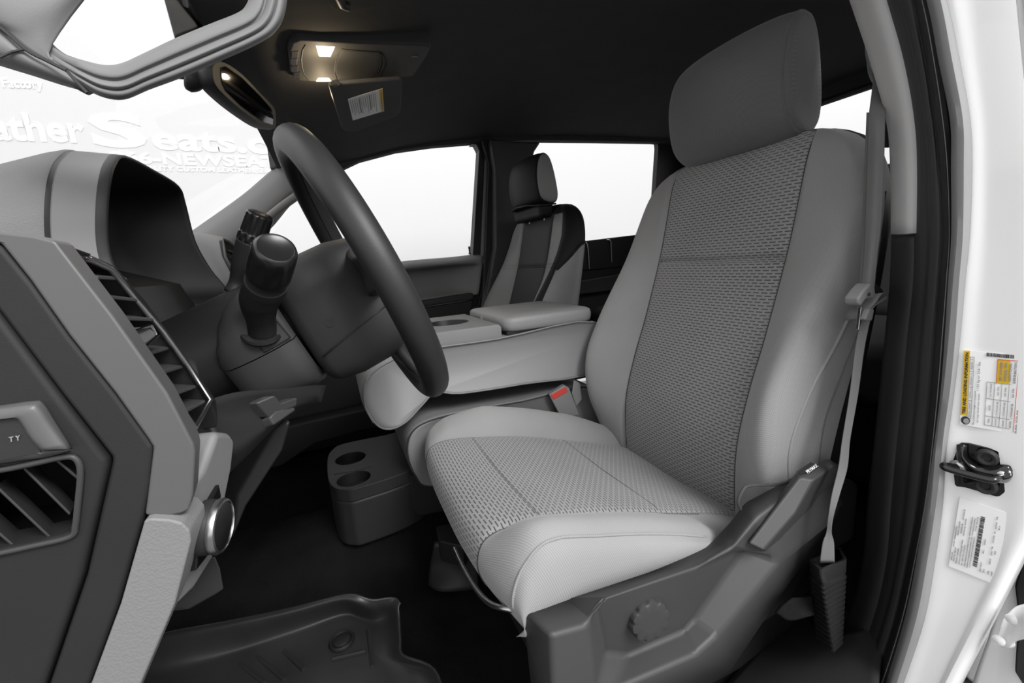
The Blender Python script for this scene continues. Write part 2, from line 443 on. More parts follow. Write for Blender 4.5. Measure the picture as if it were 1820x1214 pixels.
# two sewn lines across the cushion panel
for k, zz in ((.205, 0),):
    pts = []
    for i in range(len(PR)):
        pass
for ci_ in (6, 12): tube('panel_seam', [CR[i][ci_*5]-V((0, 0, .0006)) for i in range(8, NP-8)], .0012, m_mid, seat, n=6, angle=180)
def cush_at(x, ci):
    i = min(range(20, NP), key=lambda q: abs(PR[q].x-x)); return CR[i][int(ci*5)]
for xa in (.215, .44):
    tube('seam', [cush_at(xa, c)+V((0, 0, .0002)) for c in (6.6, 7, 8, 9, 10, 11, 11.5)], .0009, m_headcloth, seat, n=6, angle=180)

# plastic side shield: facets given as (u, v, depth y)
def facets(name, pts, faces, m, parent, back, bevel=.006, seg=3, **k):
    P = {q: Y(*w) for q, w in pts.items()}; keys = list(P); idx = {q: i for i, q in enumerate(keys)}
    vs = [P[q] for q in keys]; fs = [tuple(idx[c] for c in f) for f in faces]
    return mk(name, vs, fs, m, parent, bevel=bevel, seg=seg, **k)
sp = dict(  # outline and creases of the shield
    a=(930, 1088, .402), b=(1003, 1066, .402), c=(1150, 1018, .402), d=(1262, 968, .402), e=(1300, 926, .402), f=(1325, 893, .40), g=(1385, 862, .40), h=(1440, 838, .398),
    a1=(980, 1128, .358), b1=(1046, 1110, .358), c1=(1075, 1066, .360), d1=(1235, 1010, .362), e1=(1300, 978, .362), f1=(1345, 920, .364), g1=(1405, 876, .366), h1=(1480, 850, .37),
    p=(1058, 1076, .372), q=(1074, 1160, .384), r=(1115, 1165, .384), s=(1215, 1122, .384), t=(1232, 1100, .384), u=(1322, 975, .378),
    b2=(1058, 1230, .352), v=(1085, 1230, .352), w=(1235, 1165, .352), x=(1275, 1130, .354), y=(1385, 998, .356), z=(1470, 930, .362),
    a2=(985, 1260, .352), a3=(948, 1260, .392), bt=(1080, 1300, .352), m1=(1300, 1190, .356), m2=(1400, 1040, .362), m3=(1500, 900, .37), k1=(1150, 1290, .356))
sf = [('a', 'b', 'b1', 'a1'), ('b', 'c', 'c1', 'b1'), ('c', 'd', 'd1', 'c1'), ('d', 'e', 'e1', 'd1'), ('e', 'f', 'f1', 'e1'), ('f', 'g', 'g1', 'f1'), ('g', 'h', 'h1', 'g1'),
      ('a', 'a1', 'a2', 'a3'), ('a1', 'b1', 'b2', 'a2'), ('b1', 'c1', 'p'), ('b1', 'p', 'q', 'b2'), ('c1', 'd1', 'u', 't', 's', 'r', 'q', 'p'), ('d1', 'e1', 'u'),
      ('b2', 'q', 'r', 'v'), ('r', 's', 'w', 'v'), ('s', 't', 'x', 'w'), ('t', 'u', 'y', 'x'), ('e1', 'f1', 'y', 'u'), ('f1', 'g1', 'h1', 'm3', 'z', 'y'),
      ('v', 'w', 'm1', 'k1'), ('w', 'x', 'm1'), ('x', 'y', 'm2', 'm1'), ('y', 'z', 'm3', 'm2'), ('b2', 'v', 'k1', 'bt'), ('a2', 'b2', 'bt')]
sh = facets('side_shield', sp, sf, m_shield, seat, None, bevel=.010, seg=5, blim=7, after=.003)
# height knob with finger scallops
kc = Y(1150, 1104, .368); kn = V((-.12, -.99, .06)).normalized()
def knob(name, c, ax, r, h, m, parent, lobes=10, depth=.1):
    ax = V(ax).normalized(); e1 = (V((0, 0, 1))-ax*ax.z).normalized(); e2 = ax.cross(e1); n = lobes*8; rows_ = []
    for rr, hh, dp in ((.92, 0, .0), (1, .08, 0), (1, .25, 0), (1, .35, depth*.6), (1, .5, depth), (.97, .9, depth*1.1), (.93, 1.0, depth*.95), (.80, 1.03, 0), (.4, 1.03, 0)):
        rows_.append([c+ax*h*hh+(e1*math.cos(2*PI*j/n)+e2*math.sin(2*PI*j/n))*r*rr*(1-dp*max(0, math.sin(lobes*2*PI*j/n))**.8) for j in range(n)])
    return gridmesh(name, rows_, m, parent, wrap=True, caps=(1, 1), angle=50)
kb = knob('height_knob', Y(1158, 1106, .362)-kn*.026, kn, .0275, .026, m_mid, seat)
# recline lever
lp_ = dict(L0=(1330, 966, .357), L1=(1420, 848, .360), T=(1476, 822, .362), R0=(1357, 979, .346), R1=(1414, 912, .346), R2=(1448, 853, .348), R3=(1482, 828, .356),
    Q0=(1361, 982, .368), Q1=(1409, 944, .372), Q2=(1456, 895, .374), Q3=(1502, 846, .376), M0=(1326, 962, .372), M1=(1414, 842, .374), M2=(1474, 816, .376), M3=(1506, 836, .378))
facets('recline_lever', lp_, [('L0', 'R0', 'R1', 'R2', 'L1'), ('L1', 'R2', 'R3', 'T'), ('R0', 'Q0', 'Q1', 'R1'), ('R1', 'Q1', 'Q2', 'R2'), ('R2', 'Q2', 'Q3', 'R3'), ('M0', 'L0', 'L1', 'M1'), ('M1', 'L1', 'T', 'M2'), ('M2', 'T', 'R3', 'Q3', 'M3'), ('M0', 'Q0', 'R0', 'L0')], m_shield, seat, None, bevel=.004, seg=4, blim=9)
# recliner foot behind the lever and seat base
prism('recliner_cover', [Y(u, v, .385) for u, v in ((1400, 1000), (1500, 850), (1530, 860), (1520, 960), (1440, 1010), (1400, 1085), (1330, 1130), (1340, 1060))], (.0, .04, 0), m_black, seat, bevel=.01, seg=3)
prism('base_frame', [V((.17, .405, -.47)), V((.55, .405, -.50)), V((.64, .405, -.53)), V((.72, .405, -.45)), V((.74, .405, -.52)), V((.66, .405, -.60)), V((.20, .405, -.60))], (0, .50, 0), m_black, seat, bevel=.01)
for yy in (.45, .87):
    box('seat_rail', (.50, yy, -.655), (.40, .045, .10), m_black, seat, bevel=.006)
# wire adjuster bar under the front edge
tube('adjuster_bar', crs([Y(808, 975, .60), Y(822, 1005, .56), Y(845, 1045, .50), Y(870, 1072, .455), Y(900, 1082, .43), Y(940, 1086, .42), V((.22, .42, -.445))], 6), .0035, m_steel, seat, n=10)
# loose flap of the cover over the shield and its woven tag
tube('cover_edge', crs([Y(u, v, .392) for u, v in ((1316, 905), (1312, 892), (1320, 872), (1334, 863), (1385, 861), (1412, 850), (1436, 832))], 6), .0022, m_shield, seat, n=8)
tg = prism('cover_tag', [Y(u, v, .360) for u, v in ((1416, 840), (1442, 822), (1456, 828), (1440, 842))], (0, .0012, 0), m_dark, seat, bevel=0)
tp = text2d('PRYMAX', 1, 0, 0, 'CENTER', .02)
o0, ex, ey = Y(1443, 833, .3590), (Y(1453, 826, .3590)-Y(1433, 840, .3590)), (Y(1439, 829, .3590)-Y(1446, 836, .3590))
w_ = max(p[0] for p in tp[0])*2
flat('tag_print', [tp], lambda x, y: o0+ex*(x/w_*.95)+ey*(y-.35)*.9, m_paper, tg)

# ---------------------------------------------------------------- passenger seat
ps = thing('passenger_seat', (.45, CYP, -.70), 'two-tone grey and black leather bucket seat on the far side of the cab', 'seat')
SPZ = [.042-.085*(k/14)**1.6 for k in range(15)]
R2 = [('backrest', 0, 2, -.52, .2, m_lthr_bk), *[('side_panel', 2+k/5, 2.2+k/5, -.52, SPZ[k], m_lthr) for k in range(15)], ('side_band', 5, 6, -.52, .03, m_lthr_bk), ('bolster', 6, 9, -.52, .145, m_lthr),
      ('backrest_insert', 9, 15, -.52, .15, m_lthr_dk), ('bolster', 15, 21, -.52, .145, m_lthr), ('backrest', 21, 24, -.52, .2, m_lthr_bk),
      *[('yoke', 2+k/5, 2.2+k/5, SPZ[k], .2, m_lthr_bk) for k in range(15)], ('yoke', 5, 6, .03, .2, m_lthr_bk), ('yoke', 6, 9, .145, .2, m_lthr_bk), ('yoke', 9, 15, .15, .2, m_lthr_bk), ('yoke', 15, 21, .145, .2, m_lthr_bk)]
prow, pzs, po = make_back(ps, CYP, .130, R2, zs=[-.52+i*.005 for i in range(141)])
merge(po['backrest']); merge(po['yoke']); merge(po['side_panel'])
tube('panel_piping', crs([seat_point(prow, pzs, SPZ[k], 2.1+k/5) for k in range(0, 15, 2)], 4), .0045, m_lthr_bk, ps, n=8, angle=180)
po['bolster'][0]['label'] = po['bolster'][1]['label'] = 'pale grey leather bolster'
po['side_panel'][0]['label'] = 'pale grey leather side panel'
hp2 = [(.735, .185), (.705, .205), (.695, .27), (.703, .33), (.722, .357), (.745, .352), (.762, .31), (.774, .25), (.778, .205), (.765, .185)]
hr2 = make_headrest(ps, 'headrest', None, hp2, (1.395, 1.655), None, None, bulge=.018, rnd=.10)
h2 = gridmesh('headrest', hr2, m_lthr_bk, ps, wrap=True, caps=(0, 1), angle=60)
sd = gridmesh('headrest_side', [[p+V((0, -.0025, 0)) for p in hr2[2]], [p+V((0, -.004, 0)) for p in hr2[1]], [V((p.x*.97+.735*.03, p.y-.006, p.z*.97+.27*.03)) for p in hr2[0]]], m_lthr, h2, wrap=True, caps=(0, 1), angle=180)
sd['label'] = 'grey leather side of the headrest'
box('headrest_base', (.735, 1.525, .165), (.06, .24, .05), m_lthr_bk, ps, bevel=.015, seg=3)
tube('headrest_seam', [p+V((.0, -.001, 0)) for p in hr2[3]], .002, m_lthr_bk, h2, n=6, closed=True, angle=180)
prism('headrest_flap', [V((.70, 1.39, .175)), V((.68, 1.46, .185)), V((.675, 1.56, .188)), V((.69, 1.63, .183)), V((.72, 1.63, .188)), V((.76, 1.50, .19)), V((.765, 1.39, .18))], (0, 0, .006), m_lthr_bk, ps, bevel=.002)
for yy in (1.46, 1.59): tube('headrest_post', [V((.755, yy, .12)), V((.75, yy, .22))], .007, m_steel, ps, n=10)
pc = [V((x, 0, z)) for x, z in prof]
prs = []
for s, dz in ((-.262, -.07), (-.262, -.02), (-.235, .012), (-.19, .008), (-.13, 0), (0, 0), (.13, 0), (.19, .008), (.235, .012), (.262, -.02), (.262, -.07)):
    prs.append(crs([V((p.x, CYP+s, p.z+dz)) for p in pc], 4))
gridmesh('cushion', prs, m_lthr, ps, angle=180)
box('base_frame', (.42, CYP, -.55), (.46, .46, .14), m_black, ps, bevel=.02)
for yy in (1.33, 1.72): box('seat_rail', (.42, yy, -.665), (.52, .04, .09), m_black, ps)
# ================================================================ the cab itself
def st(o): o['kind'] = 'structure'; return o
# floor: footwell, centre hump, toe board
ys = [.30, .36, .45, .60, .78, .88, .92, .93, .96, 1.02, 1.09, 1.16, 1.22, 1.25, 1.26, 1.30, 1.40, 1.60, 1.80, 1.88]
def fl(x, y):
    hump = .11*max(0, 1-((y-1.09)/.17)**2)**.5 if abs(y-1.09) < .17 else 0
    toe = max(0, -.52-x); z = -.715+hump+toe*1.0
    if x > .75: z += min(.03, (x-.75)*.2)
    if y < .36: z += (.36-y)*.9
    return z
xs = [-.80, -.66, -.5, -.40, -.32, -.25, -.1, .1, .3, .5, .7, .85, 1.1, 1.4, 1.75]
st(gridmesh('floor', [[V((x, y, fl(x, y))) for y in ys] for x in xs], m_carpet, solid=.01, soff=1, angle=180))

# ceiling (headliner)
RAIL = [(-.11, .385), (.075, .405), (.305, .468), (.64, .515), (.94, .535), (1.2, .545), (1.6, .548), (1.95, .53)]
CEN = [(-.11, .440), (.045, .452), (.16, .468), (.27, .490), (.45, .545), (.70, .590), (1.0, .60), (1.5, .585), (1.95, .54)]
def cz(x, y):
    s = abs(y-1.09)/.78; a, b = table(RAIL, x)[0], table(CEN, x)[0]
    return b+(a-b)*min(1, s)**3.2
cys = [1.09+.79*math.sin(PI/2*k/10)*(1 if True else 0) for k in range(-10, 11)]
cxs = [-.13+.0867*k for k in range(25)]
def cx_edge(x, y): return x-.02*(1-((y-1.09)/.8)**2) if x < -.1 else x
st(gridmesh('ceiling', [[V((cx_edge(x, y), y, cz(max(x, -.11), y))) for y in cys] for x in cxs], m_liner, solid=.012, soff=1, angle=180))
# ---------------------------------------------------------------- passenger side wall
yw = 1.86
pw = st(thing('wall_right', (.7, yw, -.70)))
def strip(name, pts, y0, dy, m, parent, bevel=.004, **k): return prism(name, [Y(u, v, y0) for u, v in pts], (0, dy, 0), m, parent, bevel=bevel, **k)
# header over the doors, B pillar, C pillar
strip('side_rail', [(480, 300), (600, 304), (640, 285), (705, 268), (770, 259), (848, 253), (905, 251), (955, 249), (1060, 250), (1166, 252), (1260, 262), (1260, 190), (700, 160), (470, 230)], yw-.005, .05, m_liner, pw)
strip('pillar_trim', [(872, 246), (905, 250), (962, 252), (950, 270), (938, 400), (925, 560), (858, 560), (880, 440), (880, 300)], yw-.07, .06, m_mid, pw, bevel=.01)
strip('rear_pillar', [(1168, 246), (1170, 262), (1159, 425), (1120, 620), (1300, 620), (1300, 240)], yw+.02, .03, m_black, pw, bevel=0)
strip('pillar_base', [(832, 468), (905, 440), (935, 430), (935, 640), (832, 640)], yw+.03, .02, m_black, pw, bevel=0)
# front passenger door
d1 = st(thing('door_1', (.3, yw, -.65)))
strip('door_frame', [(838, 256), (846, 256), (852, 268), (840, 460), (862, 460), (868, 300), (866, 262), (858, 250)], yw-.002, .05, m_black, d1, bevel=.003)
strip('door_edge', [(863, 275), (869, 280), (862, 460), (855, 460)], yw-.012, .03, m_grey, d1, bevel=.002)
strip('door_seal', [(856, 246), (880, 246), (878, 280), (876, 400), (870, 560), (858, 560), (864, 400), (868, 290)], yw-.03, .03, m_black, d1, bevel=.004)
def dp(rows): return [[Y(u, v, y) for u, v, y in r] for r in rows]
patch('door_panel', dp([
    [(560, 490, 1.86), (640, 480, 1.86), (705, 466, 1.86), (750, 461, 1.86), (800, 457, 1.86), (836, 453, 1.86), (858, 452, 1.86)],
    [(560, 496, 1.83), (640, 488, 1.83), (707, 474, 1.83), (750, 469, 1.83), (800, 465, 1.83), (838, 461, 1.83), (858, 460, 1.83)],
    [(560, 502, 1.83), (640, 496, 1.83), (708, 481, 1.83), (750, 476, 1.83), (800, 471, 1.83), (838, 468, 1.825), (858, 468, 1.825)],
    [(560, 510, 1.86), (640, 506, 1.86), (712, 492, 1.875), (755, 486, 1.885), (800, 480, 1.885), (830, 478, 1.86), (856, 478, 1.825)],
    [(560, 540, 1.86), (640, 530, 1.86), (720, 522, 1.88), (760, 516, 1.885), (800, 512, 1.885), (826, 512, 1.86), (852, 510, 1.825)],
    [(560, 560, 1.84), (650, 548, 1.84), (735, 534, 1.84), (770, 530, 1.84), (810, 527, 1.84), (832, 525, 1.83), (850, 523, 1.825)]]), m_grey, d1, n=4, solid=.01)
strip('armrest', [(600, 560), (745, 536), (842, 521), (842, 532), (745, 547), (600, 572)], 1.79, .07, m_dark, d1, bevel=.006)
strip('armrest_lower', [(600, 573), (745, 548), (842, 533), (830, 580), (600, 640)], 1.81, .06, m_black, d1, bevel=.006)
strip('lower_panel', [(380, 600), (600, 575), (850, 545), (870, 440), (880, 800), (380, 900)], 1.87, .03, m_black, d1)
pk = strip('door_pocket', [(440, 778), (520, 755), (645, 728), (760, 705), (760, 745), (648, 766), (560, 790), (500, 830), (440, 860)], 1.78, .08, m_dark, d1, bevel=.01)
pin = Y(835, 452, 1.865)
lathe('lock_pin', pin, (0, 0, 1), [(.006, 0), (.006, .004), (.0035, .006), (.0035, .022), (.0045, .024), (.0045, .032), (.002, .035)], m_black, d1, n=12)
w2 = st(strip('window_2', [(480, 420), (530, 352), (600, 300), (640, 284), (705, 266), (770, 257), (850, 251), (845, 460), (700, 475), (560, 498)], 1.895, .004, m_glass, None, bevel=0))
# rear passenger door
d2 = st(thing('door_2', (1.2, yw, -.65)))
strip('door_panel', [(900, 446), (1033, 429), (1116, 419), (1160, 414), (1160, 470), (1030, 482), (900, 500)], 1.85, .03, m_black, d2, bevel=.006)
for a, b in (((1036, 431), (1047, 478)), ((1078, 426), (1087, 466))):
    P = [Y(a[0], a[1], 1.846), Y(a[0]+7, a[1]+2, 1.843), Y(b[0]-1, b[1]-25, 1.843), Y(b[0], b[1], 1.844)]
    tube('bright_line', crs(P, 4), .0028, m_steel, d2, n=6)
strip('door_pull', [(1030, 500), (1100, 488), (1130, 484), (1130, 510), (1100, 515), (1030, 524)], 1.80, .05, m_dark, d2, bevel=.006)
strip('lower_panel', [(900, 500), (1030, 480), (1160, 468), (1200, 640), (900, 700)], 1.865, .03, m_black, d2)
st(strip('window_3', [(900, 256), (955, 246), (1060, 247), (1172, 249), (1160, 424), (1033, 433), (900, 450)], 1.895, .004, m_glass, None, bevel=0))

# ---------------------------------------------------------------- back wall with its window
wb = st(thing('wall_back', (1.80, 1.09, -.70)))
xb = 1.80
box('lower_panel', (xb+.02, 1.09, -.30), (.03, 1.62, .84), m_black, wb)
box('upper_panel', (xb+.02, 1.09, .575), (.03, 1.62, .16), m_black, wb)
for yy in (.36, 1.80): box('corner_panel', (xb+.02, yy, .30), (.03, .16, .5), m_black, wb)
tube('window_gasket', crs([V((xb, y, z)) for y, z in ((.44, .15), (.44, .47), (.50, .495), (1.68, .495), (1.74, .47), (1.74, .15), (1.68, .125), (.50, .125))], 5, True), .012, m_black, wb, n=8, closed=True)
st(box('window_4', (xb+.015, 1.09, .31), (.004, 1.30, .37), m_glass, bevel=0))

# ---------------------------------------------------------------- windshield
def wsx(y): return 1-((y-1.09)/.80)**2
top = [V((-.13-.02*wsx(y), y, cz(-.11, y)+.004)) for y in (.29, .45, .65, .87, 1.09, 1.31, 1.53, 1.73, 1.89)]
bot = [V((-.52-.20*wsx(y), y, .125)) for y in (.29, .45, .65, .87, 1.09, 1.31, 1.53, 1.73, 1.89)]
midr = [(a+b)/2+V((-.012, 0, .012)) for a, b in zip(top, bot)]
WS = [[c for c in crs([t, m_, b_], 8)] for t, m_, b_ in zip(top, midr, bot)]
ws = st(gridmesh('window_1', WS, m_glass, solid=.005, soff=0, angle=180))
def on_ws(u, v, lift=.004):
    """point of the sight line on the glass"""
    best = None; d = _ray(u, v)
    for i in range(len(WS)-1):
        for j in range(len(WS[0])-1):
            a, b, c = WS[i][j], WS[i+1][j], WS[i][j+1]
            n = (b-a).cross(c-a)
            if abs(d.dot(n)) < 1e-9: continue
            p = d*(a.dot(n)/d.dot(n)); q = p-a; e, f_ = b-a, c-a
            uu = (q.dot(e)*f_.dot(f_)-q.dot(f_)*e.dot(f_))/(e.dot(e)*f_.dot(f_)-e.dot(f_)**2)
            vv = (q.dot(f_)*e.dot(e)-q.dot(e)*e.dot(f_))/(e.dot(e)*f_.dot(f_)-e.dot(f_)**2)
            if -.01 <= uu <= 1.01 and -.01 <= vv <= 1.01: best = p
    return (best if best is not None else PL(u, v, WS[4][8], V((-.55, 0, .8))))*(1-lift)
m_frit = mat('black glass border', .012, .25)
prism('glass_border', [on_ws(u, v) for u, v in ((290, -12), (312, 70), (335, 66), (362, 58), (408, 44), (412, -20))], V((-.001, 0, .001)), m_frit, ws, bevel=0)
# fine dark lines fading the border out
L_ = []
for i in range(34):
    t = i/33; a = V((313+t*96, 67-t*40)); b = V((345+t*104, 150+t*0)); wd = .7+t*.95
    L_.append([on_ws(a.x-wd, a.y), on_ws(a.x+wd, a.y), on_ws(b.x+wd, b.y), on_ws(b.x-wd, b.y)])
vs = [p for q in L_ for p in q]; mk('border_lines', vs, [tuple(range(4*i, 4*i+4)) for i in range(len(L_))], m_frit, ws, smooth=False, solid=.0006)
prism('glass_border', [on_ws(u, v) for u, v in ((402, 28), (420, 92), (455, 152), (490, 196), (520, 214), (556, 262), (520, 262), (486, 222), (440, 160), (404, 100), (390, 60))], V((-.001, 0, .001)), m_frit, ws, bevel=0)

# passenger A pillar with its grab bar
ap = st(thing('trim_1', Y(430, 400, 1.86)))
patch('pillar_cover', [[Y(*p) for p in r] for r in (
    [(330, 418, 1.86), (350, 404, 1.86), (430, 347, 1.86), (497, 292, 1.86), (560, 262, 1.84)],
    [(350, 425, 1.82), (380, 409, 1.82), (450, 360, 1.82), (512, 309, 1.82), (575, 275, 1.82)],
    [(380, 448, 1.81), (420, 425, 1.81), (475, 380, 1.81), (525, 338, 1.81), (595, 297, 1.82)],
    [(400, 470, 1.86), (430, 445, 1.86), (480, 408, 1.86), (530, 352, 1.86), (605, 303, 1.86)])], m_grey, ap, solid=.01)
tube('grab_bar', crs([Y(440, 425, 1.80), Y(455, 402, 1.77), Y(470, 392, 1.765), Y(500, 368, 1.765), Y(530, 346, 1.765), Y(548, 330, 1.77), Y(556, 318, 1.80)], 6), .014, m_grey, ap, n=14)

# ---------------------------------------------------------------- driver side: A pillar, B pillar, body
da = st(thing('trim_2', Y(60, 60, .37)))
def shell(name, A, B, ts, y0, thick, m, parent, n=5, **k):
    """closed bar between two edges seen in the opening: A upper, B lower; ts: (share across, lift)"""
    rows = []
    for (a, b) in zip(A, B):
        ya = a[2] if len(a) > 2 else y0; yb = b[2] if len(b) > 2 else y0
        fd = max(0, min(1, (len(rows)-2.5)/4))
        rows.append([Y(a[0]+(b[0]-a[0])*t, a[1]+(b[1]-a[1])*t, ya+(yb-ya)*t+(d if d > .005 else d*fd)) for t, d in ts])
    rows = [crs(r, 3, True) for r in rows]
    cols = [crs([r[j] for r in rows], n) for j in range(len(rows[0]))]
    rows = [[c[i] for c in cols] for i in range(len(cols[0]))]
    return gridmesh(name, rows, m, parent, wrap=True, caps=(1, 1), **k)
TS = [(0, .016), (.02, .006), (.10, .001), (.34, .0), (.40, .0022), (.45, .0028), (.50, .001), (.62, -.001), (.70, .001), (.735, .0030), (.77, .0012), (.90, .002), (.985, .008), (1.0, .018), (.7, .028), (.3, .028)]
PA = [(-330, -60), (-140, 120), (-80, 200), (0, 117), (45, 88)]
patch('pillar_cover', [[Y(*p) for p in r] for r in (
    [(-200, -160, .40), (-60, -180, .40), (60, -150, .40), (200, -140, .42), (380, -160, .44)],
    [(-200, -60, .365), (-60, -90, .365), (60, -70, .37), (170, -60, .385), (330, -110, .41)],
    [(-200, 0, .360), (-60, -20, .360), (30, -6, .364), (112, -4, .372), (200, -50, .39)],
    [(-200, 20, .362), (-60, 20, .362), (20, 40, .364), (72, 56, .369), (93, 80, .373)],
    [(-200, 30, .366), (-60, 30, .366), (6, 54, .367), (50, 90, .369), (102, 117, .374)])], m_grey, da, solid=.012)
patch('lower_cover', [[Y(*p) for p in r] for r in (
    [(-220, -60, .368), (-60, 8, .368), (0, 48, .369), (46, 88, .370), (84, 108, .371), (124, 127, .374), (150, 138, .382)],
    [(-220, 0, .366), (-60, 52, .366), (0, 78, .366), (52, 108, .367), (98, 128, .369), (138, 145, .373), (165, 156, .382)],
    [(-220, 30, .372), (-60, 86, .372), (0, 106, .372), (60, 127, .373), (110, 145, .374), (152, 159, .378), (178, 166, .385)],
    [(-220, 40, .392), (-60, 96, .392), (0, 117, .392), (62, 136, .392), (112, 152, .392), (156, 164, .392), (184, 170, .394)])], m_grey, da, solid=.006)
tube('cover_crease', crs([Y(u, v, .3655) for u, v in ((-60, 8), (0, 48), (46, 88), (84, 108), (118, 125))], 4), .0011, m_mid, da, n=6)
tube('cover_joint', [Y(u, v, .3655) for u, v in ((0, 102), (22, 92), (46, 87))], .0008, m_mid, da, n=6)
tube('cover_joint', [Y(u, v, .366) for u, v in ((118, 125), (136, 145), (155, 165))], .0009, m_mid, da, n=6)
gh = thing('grab_handle', Y(230, 150, .37), 'moulded grey grab handle on the driver side windshield pillar, framing a view of the glass', 'grab handle')
GA = [(66, 10, .388), (76, 40, .382), (90, 74, .3765), (112, 94, .3735), (130, 102, .371), (145, 107), (182, 116), (214, 114), (255, 96), (310, 70), (370, 45), (422, 24), (438, 10), (446, -14), (452, -60), (456, -110)]
GB = [(-4, 44, .388), (18, 64, .382), (58, 95, .3765), (98, 119, .3735), (120, 134, .371), (140, 148), (178, 170), (220, 176), (266, 158), (325, 136), (395, 106), (460, 76), (490, 54), (506, 20), (512, -40), (516, -110)]
shell('bar', GA, GB, TS, .368, .02, m_grey, gh, angle=180)

# B pillar: strips that follow the door opening (u at given v), each at its own depth x
VR = [-160, 0, 107, 214, 300, 415, 500, 600, 700, 800, 900, 1000, 1100, 1214, 1330]
UA = [1462, 1517, 1553, 1582, 1589, 1590, 1587, 1578, 1568, 1557, 1546, 1537, 1509, 1452, 1380]
UB = [1528, 1576, 1607, 1626, 1630, 1628, 1626, 1615, 1606, 1595, 1586, 1578, 1555, 1510, 1450]
UC = [1588, 1633, 1655, 1671, 1680, 1684, 1678, 1670, 1662, 1652, 1640, 1622, 1600, 1563, 1520]
UC2 = [1598, 1644, 1664, 1680, 1687, 1690, 1686, 1679, 1671, 1660, 1647, 1628, 1607, 1573, 1530]
UD = [1612, 1657, 1678, 1699, 1700, 1700, 1694, 1688, 1680, 1667, 1652, 1636, 1616, 1582, 1540]
UE = [1640, 1680, 1700, 1717, 1720, 1716, 1708, 1699, 1688, 1675, 1668, 1654, 1636, 1600, 1560]
def vstrip(name, cols, m, parent, n=4, solid=.004, **k):
    g = [[X(u[i], VR[i], x) for u, x in cols] for i in range(len(VR))]
    return patch(name, g, m, parent, n=n, n2=5, solid=solid, **k)
def off(a, d): return [q+d for q in a]
def mixu(a, b, t): return [p+(q-p)*t for p, q in zip(a, b)]
def cut(rows, i0, i1): return rows[i0:i1]
def vpart(name, cols, m, parent, v0, v1, n=4, solid=.004, **k):
    """the part of a strip between two heights of the opening"""
    def at(u, v):
        for i in range(len(VR)-1):
            if VR[i] <= v <= VR[i+1]: return u[i]+(u[i+1]-u[i])*(v-VR[i])/(VR[i+1]-VR[i])
    vv = [v0]+[v for v in VR if v0 < v < v1]+[v1]
    if vv[1]-vv[0] < 12 and len(vv) > 2: del vv[1]
    return patch(name, [[X(at(u, v), v, x) for u, x in cols] for v in vv], m, parent, n=n, n2=5, solid=solid, **k)
t3 = st(thing('trim_3', X(1610, 300, .67)))
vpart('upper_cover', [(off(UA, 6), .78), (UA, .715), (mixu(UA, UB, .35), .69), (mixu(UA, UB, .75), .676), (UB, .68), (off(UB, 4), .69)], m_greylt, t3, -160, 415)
lowc = vpart('lower_cover', [(off(UA, 6), .78), (off(UA, 1), .715), (mixu(UA, UB, .35), .695), (mixu(UA, UB, .75), .682), (UB, .684), (off(UB, 4), .69)], m_dark, t3, 416.5, 1330)
lowc['label'] = 'dark grained lower pillar cover'
t4 = st(thing('trim_4', X(1660, 500, .66)))
vstrip('door_opening_panel', [(off(UB, -3), .69), (mixu(UB, UC, .25), .672), (mixu(UB, UC, .5), .666), (mixu(UB, UC, .62), .655), (mixu(UB, UC, .85), .655), (UC, .650)], m_seal, t4, n=3)
vstrip('weatherstrip', [(off(UC, -2), .652), (mixu(UC, UC2, .5), .642), (UC2, .648), (mixu(UC2, UD, .4), .658), (UD, .655)], m_black, t4, n=3)
vstrip('bright_lip', [(off(UC, 0), .6465), (mixu(UC, UC2, .5), .6405), (off(UC2, 0), .6465)], m_sealgrey, t4, n=3, solid=.002)
vstrip('door_seal', [(off(UD, -2), .648), (off(UD, 3), .632), (mixu(UD, UE, .5), .624), (off(UE, -3), .628), (off(UE, 2), .640)], mat('soft grey seal', .27, .6), t4, n=4)

# white body side behind the opening
wl = st(thing('wall_left', X(1760, 800, .639)))
JP0, JN = X(1700, 700, .634), V((-.968, -.25, 0)).normalized()
def JX(u, v, x): return PL(u, v, JP0-JN*(x-.634), JN)
RW = []
for i, v in enumerate(VR):
    e = UE[i]
    # flange crease running down the panel
    c1 = {True: 1730+max(0, v)*.16}[True] if v < 500 else 1810
    RW.append([JX(e-6, v, .650), JX(e+6, v, .639), JX(e+(1830-e)*.3, v, .639), JX(e+(1830-e)*.65, v, .637), JX(1830, v, .635), JX(1900, v, .633), JX(2000, v, .635)])
LOW = [i for i in range(len(VR)) if VR[i] <= 900]
g = RW[:LOW[-1]+1]
# right edge of the jamb curves in towards the sill
edge = {1000: 1802, 1100: 1752, 1214: 1694, 1330: 1640}
for v in (1000, 1100, 1214, 1330):
    i = VR.index(v); e, r = UE[i], edge[v]
    g.append([JX(e-6, v, .650), JX(e+6, v, .639), JX(e+(r-e)*.35, v, .639), JX(e+(r-e)*.75, v, .638), JX(r-10, v, .635), JX(r+2, v, .645), JX(r+8, v, .68)])
i9 = VR.index(900); g[i9] = [JX(UE[i9]-6, 900, .650), JX(UE[i9]+6, 900, .639), JX(1700, 900, .639), JX(1770, 900, .638), JX(1836, 900, .635), JX(1852, 900, .645), JX(1862, 900, .68)]
patch('door_jamb', g, m_white, wl, n=5, solid=.004)
patch('flange', [[JX(1738, -60, .640), JX(1754, -60, .6365), JX(1775, -60, .640)], [JX(1754, 80, .640), JX(1771, 80, .6365), JX(1794, 80, .640)], [JX(1776, 200, .640), JX(1794, 200, .6365), JX(1818, 200, .640)], [JX(1802, 340, .640), JX(1820, 340, .637), JX(1844, 340, .640)], [JX(1822, 460, .640), JX(1836, 460, .6385), JX(1856, 460, .640)]], m_white, wl, solid=.001)
